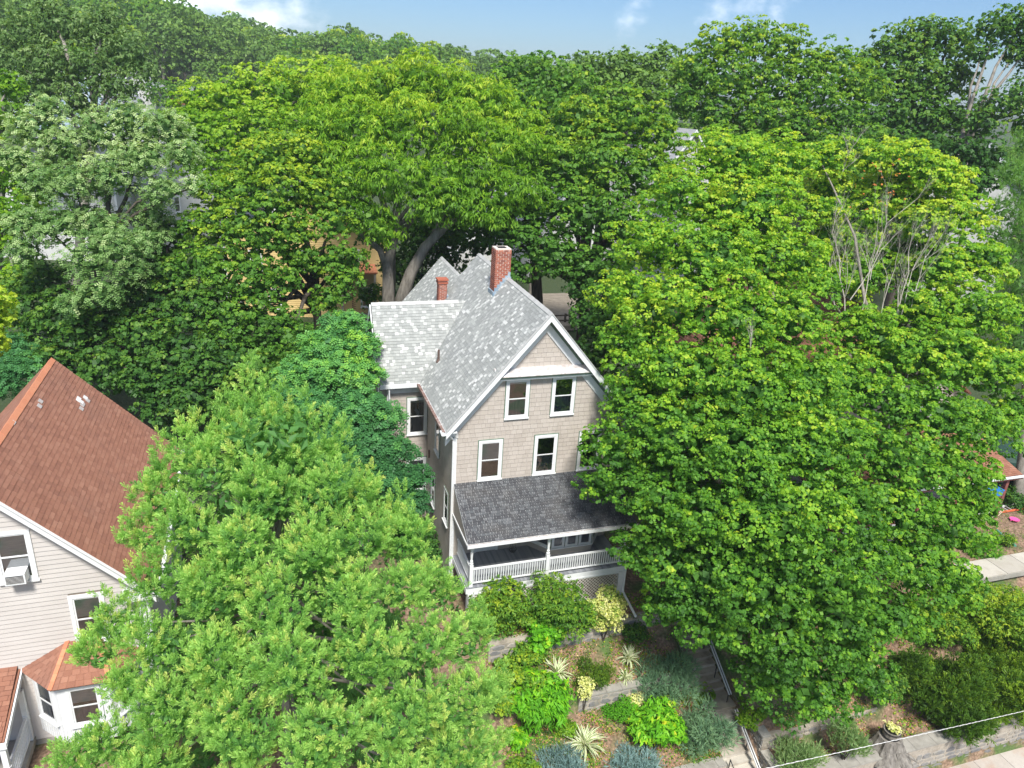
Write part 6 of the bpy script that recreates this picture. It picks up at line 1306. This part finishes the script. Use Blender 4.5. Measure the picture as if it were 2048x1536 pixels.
bush('rhododendron', 'tall rhododendron with reddish bare twigs in front of the second porch post', 1120, 1232, 66, 'mid', lift=.6, L=.14, W=.05, rc=.16, spacing=.17, per=11, tmean=.5, ry=72)
bush('sapling', 'small feathery sapling poking over the porch railing', 1012, 1190, 30, 'locust', 'frond', lift=1.5, L=.24, rc=.16, spacing=.2, per=6, tmean=.75, n=5)
bush('euonymus', 'tall variegated cream and green euonymus below the right end of the porch', 1206, 1262, 44, 'varieg', lift=.85, L=.07, W=.05, rc=.1, spacing=.11, per=12, tmean=.5, tvar=.24, ry=64)
bush('euonymus', 'small variegated shrub on the middle garden wall', 1166, 1415, 20, 'varieg', lift=1.3, L=.06, W=.045, rc=.08, spacing=.09, per=10, tmean=.65, n=6, ry=40, spreadk=.45)
bush('climbing_vine', 'bright green leafy vine hanging over the upper stone wall', 1085, 1290, 36, 'bright', lift=.9, L=.15, W=.14, rc=.14, spacing=.17, per=9, tmean=.5, ry=45)
bush('ground_ivy', 'mass of ivy and weeds between the pine and the yucca', 1040, 1345, 52, 'mid', lift=.3, L=.1, W=.09, rc=.12, spacing=.15, per=9, tmean=.62, hsq=.5, cat='ivy')
bush('moss_phlox', 'low dark green mounded plant in the middle of the bare bed', 1182, 1345, 40, 'yew', 'tuft', lift=.3, L=.1, W=.012, per=16, spacing=.09, tmean=.6, hsq=.6, cat='plant')
bush('low_plant', 'small bright green mound under the middle wall', 1232, 1415, 30, 'bright', lift=.3, L=.06, W=.04, rc=.08, spacing=.1, tmean=.3, hsq=.6, cat='plant')
bush('sumac_sapling', 'bright green long-leaved sapling in the lower left of the garden', 1075, 1420, 60, 'bright', lift=.8, L=.28, W=.085, rc=.22, spacing=.24, per=10, tmean=.5, droop=1.0)
bush('sumac_sapling', 'bright green drooping sapling beside the round juniper by the steps', 1308, 1455, 54, 'bright', lift=.8, L=.27, W=.085, rc=.2, spacing=.23, per=10, tmean=.58, droop=1.1)
bush('sumac_sapling', 'small bright green sapling low down by the pine edge', 1035, 1480, 24, 'bright', lift=.6, L=.24, W=.07, rc=.15, spacing=.2, per=9, tmean=.6, n=5)
bush('yellow_shrub', 'yellow leaved little shrub behind the drooping sapling', 1268, 1405, 20, 'varieg', lift=.9, L=.07, W=.05, rc=.08, spacing=.1, per=9, tmean=.75, n=5)
J = dict(kind='tuft', L=.16, W=.016, per=16, spacing=.1, spread=.38, stem=1.2, upw=.35)
bush('juniper', 'spreading grey-green juniper left of the upper steps', 1325, 1345, 62, 'juniper', lift=.45, tmean=.5, hsq=.62, ry=48, **J)
bush('juniper', 'large rounded feathery juniper left of the lower steps', 1402, 1478, 52, 'juniper', lift=.75, tmean=.6, hsq=.8, ry=58, **J)
bush('blue_juniper', 'low blue-green juniper mat at the bottom edge by the pine', 1110, 1525, 55, 'blue', lift=.15, tmean=.45, hsq=.5, ry=30, **J)
bush('blue_juniper', 'low blue juniper patch beneath the drooping sapling', 1262, 1510, 50, 'blue', lift=.15, tmean=.5, hsq=.5, ry=36, **J)
bush('weed_clump', 'yellow-green weeds against the left edge of the landing', 1400, 1392, 26, 'lime', lift=.4, L=.1, W=.08, rc=.1, spacing=.14, per=8, tmean=.5)
bush('pale_shrub', 'pale grey-green broom-like shrub left of the tree stump, nearer the steps', 1588, 1515, 46, 'sage', 'tuft', lift=.6, L=.16, W=.02, per=13, spacing=.11, spread=.35, upw=1.1, stem=1.2)
bush('pale_shrub', 'taller pale shrub right beside the tree stump', 1684, 1505, 40, 'sage', 'tuft', lift=.8, L=.16, W=.02, per=13, spacing=.11, spread=.35, upw=1.3, stem=1.2, ry=60, tmean=.42)
bush('light_shrub', 'light green leafy shrub in front of the concrete path', 1960, 1240, 92, 'mid', lift=.75, L=.13, W=.055, rc=.2, spacing=.2, per=13, tmean=.72, ry=85)
bush('light_shrub', 'yellow-green leafy shrub at the right edge below the path', 2045, 1285, 85, 'lime', lift=.6, L=.13, W=.06, rc=.2, spacing=.2, per=13, tmean=.45)
bush('yew_hedge', 'dark spreading yew above the pavement wall, left part', 1860, 1370, 88, 'yew', 'tuft', lift=.45, L=.2, W=.035, per=15, spacing=.15, blunt=True, spread=.5, tmean=.5, tvar=.2, hsq=.6)
bush('yew_hedge', 'spreading green yew above the pavement wall, right part', 1975, 1370, 90, 'yew', 'tuft', lift=.45, L=.2, W=.035, per=15, spacing=.15, blunt=True, spread=.5, tmean=.72, tvar=.2, hsq=.6)
bush('yew_hedge', 'ragged yew trailing over the coping of the pavement wall', 1905, 1430, 62, 'yew', 'tuft', lift=.4, L=.2, W=.035, per=15, spacing=.15, blunt=True, spread=.5, tmean=.45, hsq=.5)
bush('yew_hedge', 'yew branches at the right edge over the pavement wall', 2070, 1370, 70, 'yew', 'tuft', lift=.4, L=.2, W=.035, per=15, spacing=.15, blunt=True, spread=.5, tmean=.6, hsq=.6)
bush('light_shrub', 'green leafy shrub tucked under the edge of the big maple beside the yew', 1872, 1262, 62, 'mid', lift=.6, L=.13, W=.06, rc=.18, spacing=.19, per=12, tmean=.6)
bush('light_shrub', 'low green shrub on the leaf litter left of the dark yew', 1815, 1335, 42, 'mid', lift=.4, L=.12, W=.06, rc=.15, spacing=.17, per=10, tmean=.5)
bush('holly', 'dark green leafy bush behind the tree stump', 1745, 1375, 52, 'dark', lift=.7, L=.12, W=.06, rc=.14, spacing=.17, per=10, tmean=.62, ry=60)
bush('undergrowth', 'dark shrub in the shade below the side wing', 800, 1040, 60, 'dark', lift=.5, L=.14, W=.1, rc=.2, spacing=.25, per=9, tmean=.4)
bush('undergrowth', 'dark bush by the left wall foot of the beige house', 860, 1090, 40, 'dark', lift=.5, L=.14, W=.1, rc=.2, spacing=.25, per=9, tmean=.4)
bush('hosta', 'clump of grass-like weeds beside the neighbour path', 1960, 1090, 34, 'bright', 'tuft', lift=.3, L=.22, W=.02, per=12, spacing=.16, tmean=.3, cat='plant')
bush('weed_clump', 'small weed between the green pipes', 2010, 1082, 16, 'mid', lift=.4, L=.1, W=.04, rc=.1, spacing=.14, per=8, tmean=.6)
bush('shade_shrub', 'dark evergreen at the far right beyond the maroon porch', 2035, 1000, 30, 'dark', lift=.3, L=.14, W=.08, rc=.2, spacing=.25, per=9, tmean=.5)
bush('garden_shrub', 'round green shrub between the ivy and the upper yucca', 1060, 1300, 34, 'mid', lift=.5, L=.1, W=.06, rc=.12, spacing=.14, per=9, tmean=.62)
bush('garden_shrub', 'small dark green shrub right of the variegated euonymus', 1262, 1262, 30, 'dark', lift=.5, L=.09, W=.05, rc=.12, spacing=.14, per=9, tmean=.6)
bush('garden_shrub', 'leafy green plants along the pine edge below the ivy', 1010, 1400, 40, 'mid', lift=.4, L=.12, W=.08, rc=.13, spacing=.16, per=9, tmean=.68)
bush('garden_shrub', 'little yellow-green herb patch left of the big striped yucca', 1130, 1455, 24, 'lime', lift=.3, L=.08, W=.05, rc=.1, spacing=.12, per=8, tmean=.5)
bush('garden_shrub', 'low weeds in front of the bottom garden wall edge', 1045, 1540, 36, 'mid', lift=.3, L=.1, W=.06, rc=.12, spacing=.14, per=9, tmean=.6)
bush('garden_shrub', 'green seedling clump at the edge of the brown leaf litter under the maple', 1500, 1425, 30, 'lime', lift=.3, L=.1, W=.07, rc=.1, spacing=.14, per=8, tmean=.45)
def yucca(label, px, py, rpx):
    b = G(px, py+rpx*.35); s = depth(b)/FPX; r = rpx*s; t = thing('yucca', label, 'yucca', tuple(b), 'variegated yuccas in the garden beds'); og = np.array(origin(t))
    bl = []
    for k in range(5):   # five blade shapes shared by all leaves; cream edges, green midrib
        m2 = MB(); n_ = 6; dr = .35+.3*k; ws = .055
        for a0, a1, tt in ((-1, -.35, .9), (-.35, .35, .15), (.35, 1, .8)):
            V = []
            for i in range(n_+1):
                f = i/n_; x = f*(1-.12*dr*f); z = f*.5-dr*.55*f*f; w = ws*(1-f**2.2)*.5+.002
                V += [(x, w*a0, z+abs(a0)*.012), (x, w*a1, z+abs(a1)*.012)]
            m2.add(V, [(2*i, 2*i+1, 2*i+3, 2*i+2) for i in range(n_)], tt)
        me = m2.mesh('blade'); me.materials.append(M['yucca']); bl.append(me)
    for i in range(70):
        o = link('blade', bl[i % 5], t, (0, 0, .04)); sc = r*1.15*rnd.uniform(.7, 1.15); o.scale = (sc, sc*1.9, sc*1.1)
        o.rotation_euler = (rnd.uniform(-.2, .2), -rnd.choice((rnd.uniform(.0, .5), rnd.uniform(.3, 1.1))), rnd.uniform(0, 6.28))
yucca('cream striped yucca on the left of the bare upper bed', 1113, 1340, 34)
yucca('smaller striped yucca beside the grey-green juniper', 1256, 1312, 28)
yucca('drooping striped yucca just below the other by the juniper', 1250, 1352, 20)
yucca('big sprawling striped yucca at the bottom of the garden', 1168, 1480, 44)

# fallen leaves, ground cover
def scatter(name, mat, x0, x1, y0, y1, n, L, W, lift=.02, clear=(), tm=.5, tv=.25, flat=.25):
    P = np.stack([rng.uniform(x0, x1, n), rng.uniform(y0, y1, n), np.zeros(n)], 1)
    f = np.sin(P[:, 0]*1.9+1)*np.sin(P[:, 1]*2.3)+np.sin(P[:, 0]*4.7)*np.sin(P[:, 1]*5.1+2)*.5; k = f+rng.normal(0, .5, n) > -.2; P = P[k]; n = len(P)
    k = ~((P[:, 0] > 9.5) & (P[:, 0] < 11.6) & (rng.random(n) > .12)); P = P[k]; n = len(P)
    P[:, 2] = H(P[:, 0], P[:, 1])+lift+rng.uniform(0, .05, n)
    nn = nrm(np.array([0, 0, 1.])+rng.normal(0, flat, (n, 3))); a = nrm(rng.normal(size=(n, 3))); a = nrm(a-nn*(a*nn).sum(1, keepdims=True)); s = rng.uniform(.6, 1.3, n)
    V = kites(P, a, nn, L*s, W*s, .2); me = quads_mesh(name, V, np.clip(rng.normal(tm, tv, n), 0, 1), 4); me.materials.append(M[mat]); o = link(name, me); o['kind'] = 'stuff'
scatter('fallen_leaves', 'brownleaf', .5, 9.5, -9, -3, 14000, .08, .05); scatter('fallen_leaves', 'brownleaf', 11.8, 20, -10, -4, 9000, .09, .06)
scatter('ground_cover', 'mid', .5, 9.5, -9, -2.5, 20000, .09, .06, .06, flat=.7, tm=.62); scatter('ground_cover', 'lime', 11.7, 24, -10.2, -4, 9000, .1, .08, .05, flat=.6, tm=.5)
scatter('grass', 'mid', 20, 40, -9.5, -5.7, 16000, .12, .03, .06, flat=1.2, tm=.6); scatter('grass', 'mid', 22, 40, -4, 2.5, 8000, .12, .03, .05, flat=1.2, tm=.5); scatter('undergrowth', 'dark', -12, 0, -6, 22, 16000, .2, .14, .1, flat=.7, tm=.4)

# stump with barrel planter
b = G(1772, 1500); t = thing('tree_stump', 'broad weathered grey tree stump behind the pavement wall', 'stump', tuple(b)); mb = MB()
V = []; n_ = 28
for i, (r, z) in enumerate(((.98, -.15), (.78, .1), (.58, .35), (.5, .62), (.47, .78))):
    for k in range(n_):
        a = 2*math.pi*k/n_; rr = r*(1+.13*math.sin(a*5+1)*(1.4-i*.25)+.05*math.sin(a*11)); V.append((b[0]+rr*math.cos(a), b[1]+rr*math.sin(a), b[2]+z+.03*math.sin(a*7)*(i == 4)))
mb.add(V, [(i*n_+k, i*n_+(k+1) % n_, (i+1)*n_+(k+1) % n_, (i+1)*n_+k) for i in range(4) for k in range(n_)]+[tuple(range(4*n_, 5*n_))]); part('wood', mb, M['stumpwood'], t)
for k in range(7):
    a = k*.9+.3; c = b+[math.cos(a)*.7, math.sin(a)*.7, .05]; part('root', MB().tube([b+[math.cos(a)*.5, math.sin(a)*.5, .35], c, b+[math.cos(a)*1.25, math.sin(a)*1.25, -.22]], [.14, .11, .04], 7), M['stumpwood'], t)
c = b+np.array([0, 0, .78]); t = thing('barrel_planter', 'half barrel planter with yellow-green plants standing on the stump', 'planter', tuple(c))
for k in range(16):
    a = 2*math.pi*k/16; part('stave', MB().prism([c+[math.cos(x)*r, math.sin(x)*r, 0] for x, r in ((a-.185, .3), (a+.185, .3), (a+.185, .34), (a-.185, .34))], (0, 0, .34), rnd.random()), M['bark'], t)
for z in (.05, .27): part('hoop', MB().lathe(c+[0, 0, z], [(.335, 0), (.362, 0), (.362, .045), (.335, .045)], 20), M['black'], t)
part('soil', MB().lathe(c+[0, 0, .26], [(.3, 0), (.3, .03)], 14), M['bark_dark'], t)
P = c+np.stack([rng.normal(0, .13, 60), rng.normal(0, .13, 60), rng.uniform(.33, .5, 60)], 1); V, T_ = leaves(P, np.tile([0, 0, 1.], (60, 1)), 9, .1, .1, .07, tint=rng.uniform(.4, .95, 60)); leaf_part('plant', V, T_, 4, M['varieg'], t)
# twisted white service cable passing in front of the wall
a, b_ = pt(1300, 1588, 15.5), pt(2048, 1424, 24); d = b_-a; pts = [a-d*.9+d*2.9*i/40 for i in range(41)]
for i, p in enumerate(pts): p[2] += .0006*((i-18)**2)
mb = MB(); mb.tube(pts, .007, 6, .9); mb2 = MB()
tw = []; n_ = 900
for i in range(n_):
    f = i/(n_-1)*40; k = min(39, int(f)); p = pts[k]+(pts[k+1]-pts[k])*(f-k); an = i*.9; tw.append(p+np.array([0, math.cos(an), math.sin(an)])*.009)
mb.tube(tw, .0055, 4)
solo('service_cable', mb, M['rail'], 'white twisted overhead cable crossing the bottom right corner', 'cable')

# ================================================================== AIR
m, nt, out = node_mat('air'); v = nt.nodes.new('ShaderNodeVolumePrincipled'); v.inputs['Density'].default_value = .00035; v.inputs['Color'].default_value = (.86, .92, 1, 1); v.inputs['Anisotropy'].default_value = .2
nt.links.new(v.outputs[0], out.inputs['Volume'])
hz = struct('haze', MB().box(-905, 1505, -405, 3005, -12, 62), m, 'stuff')
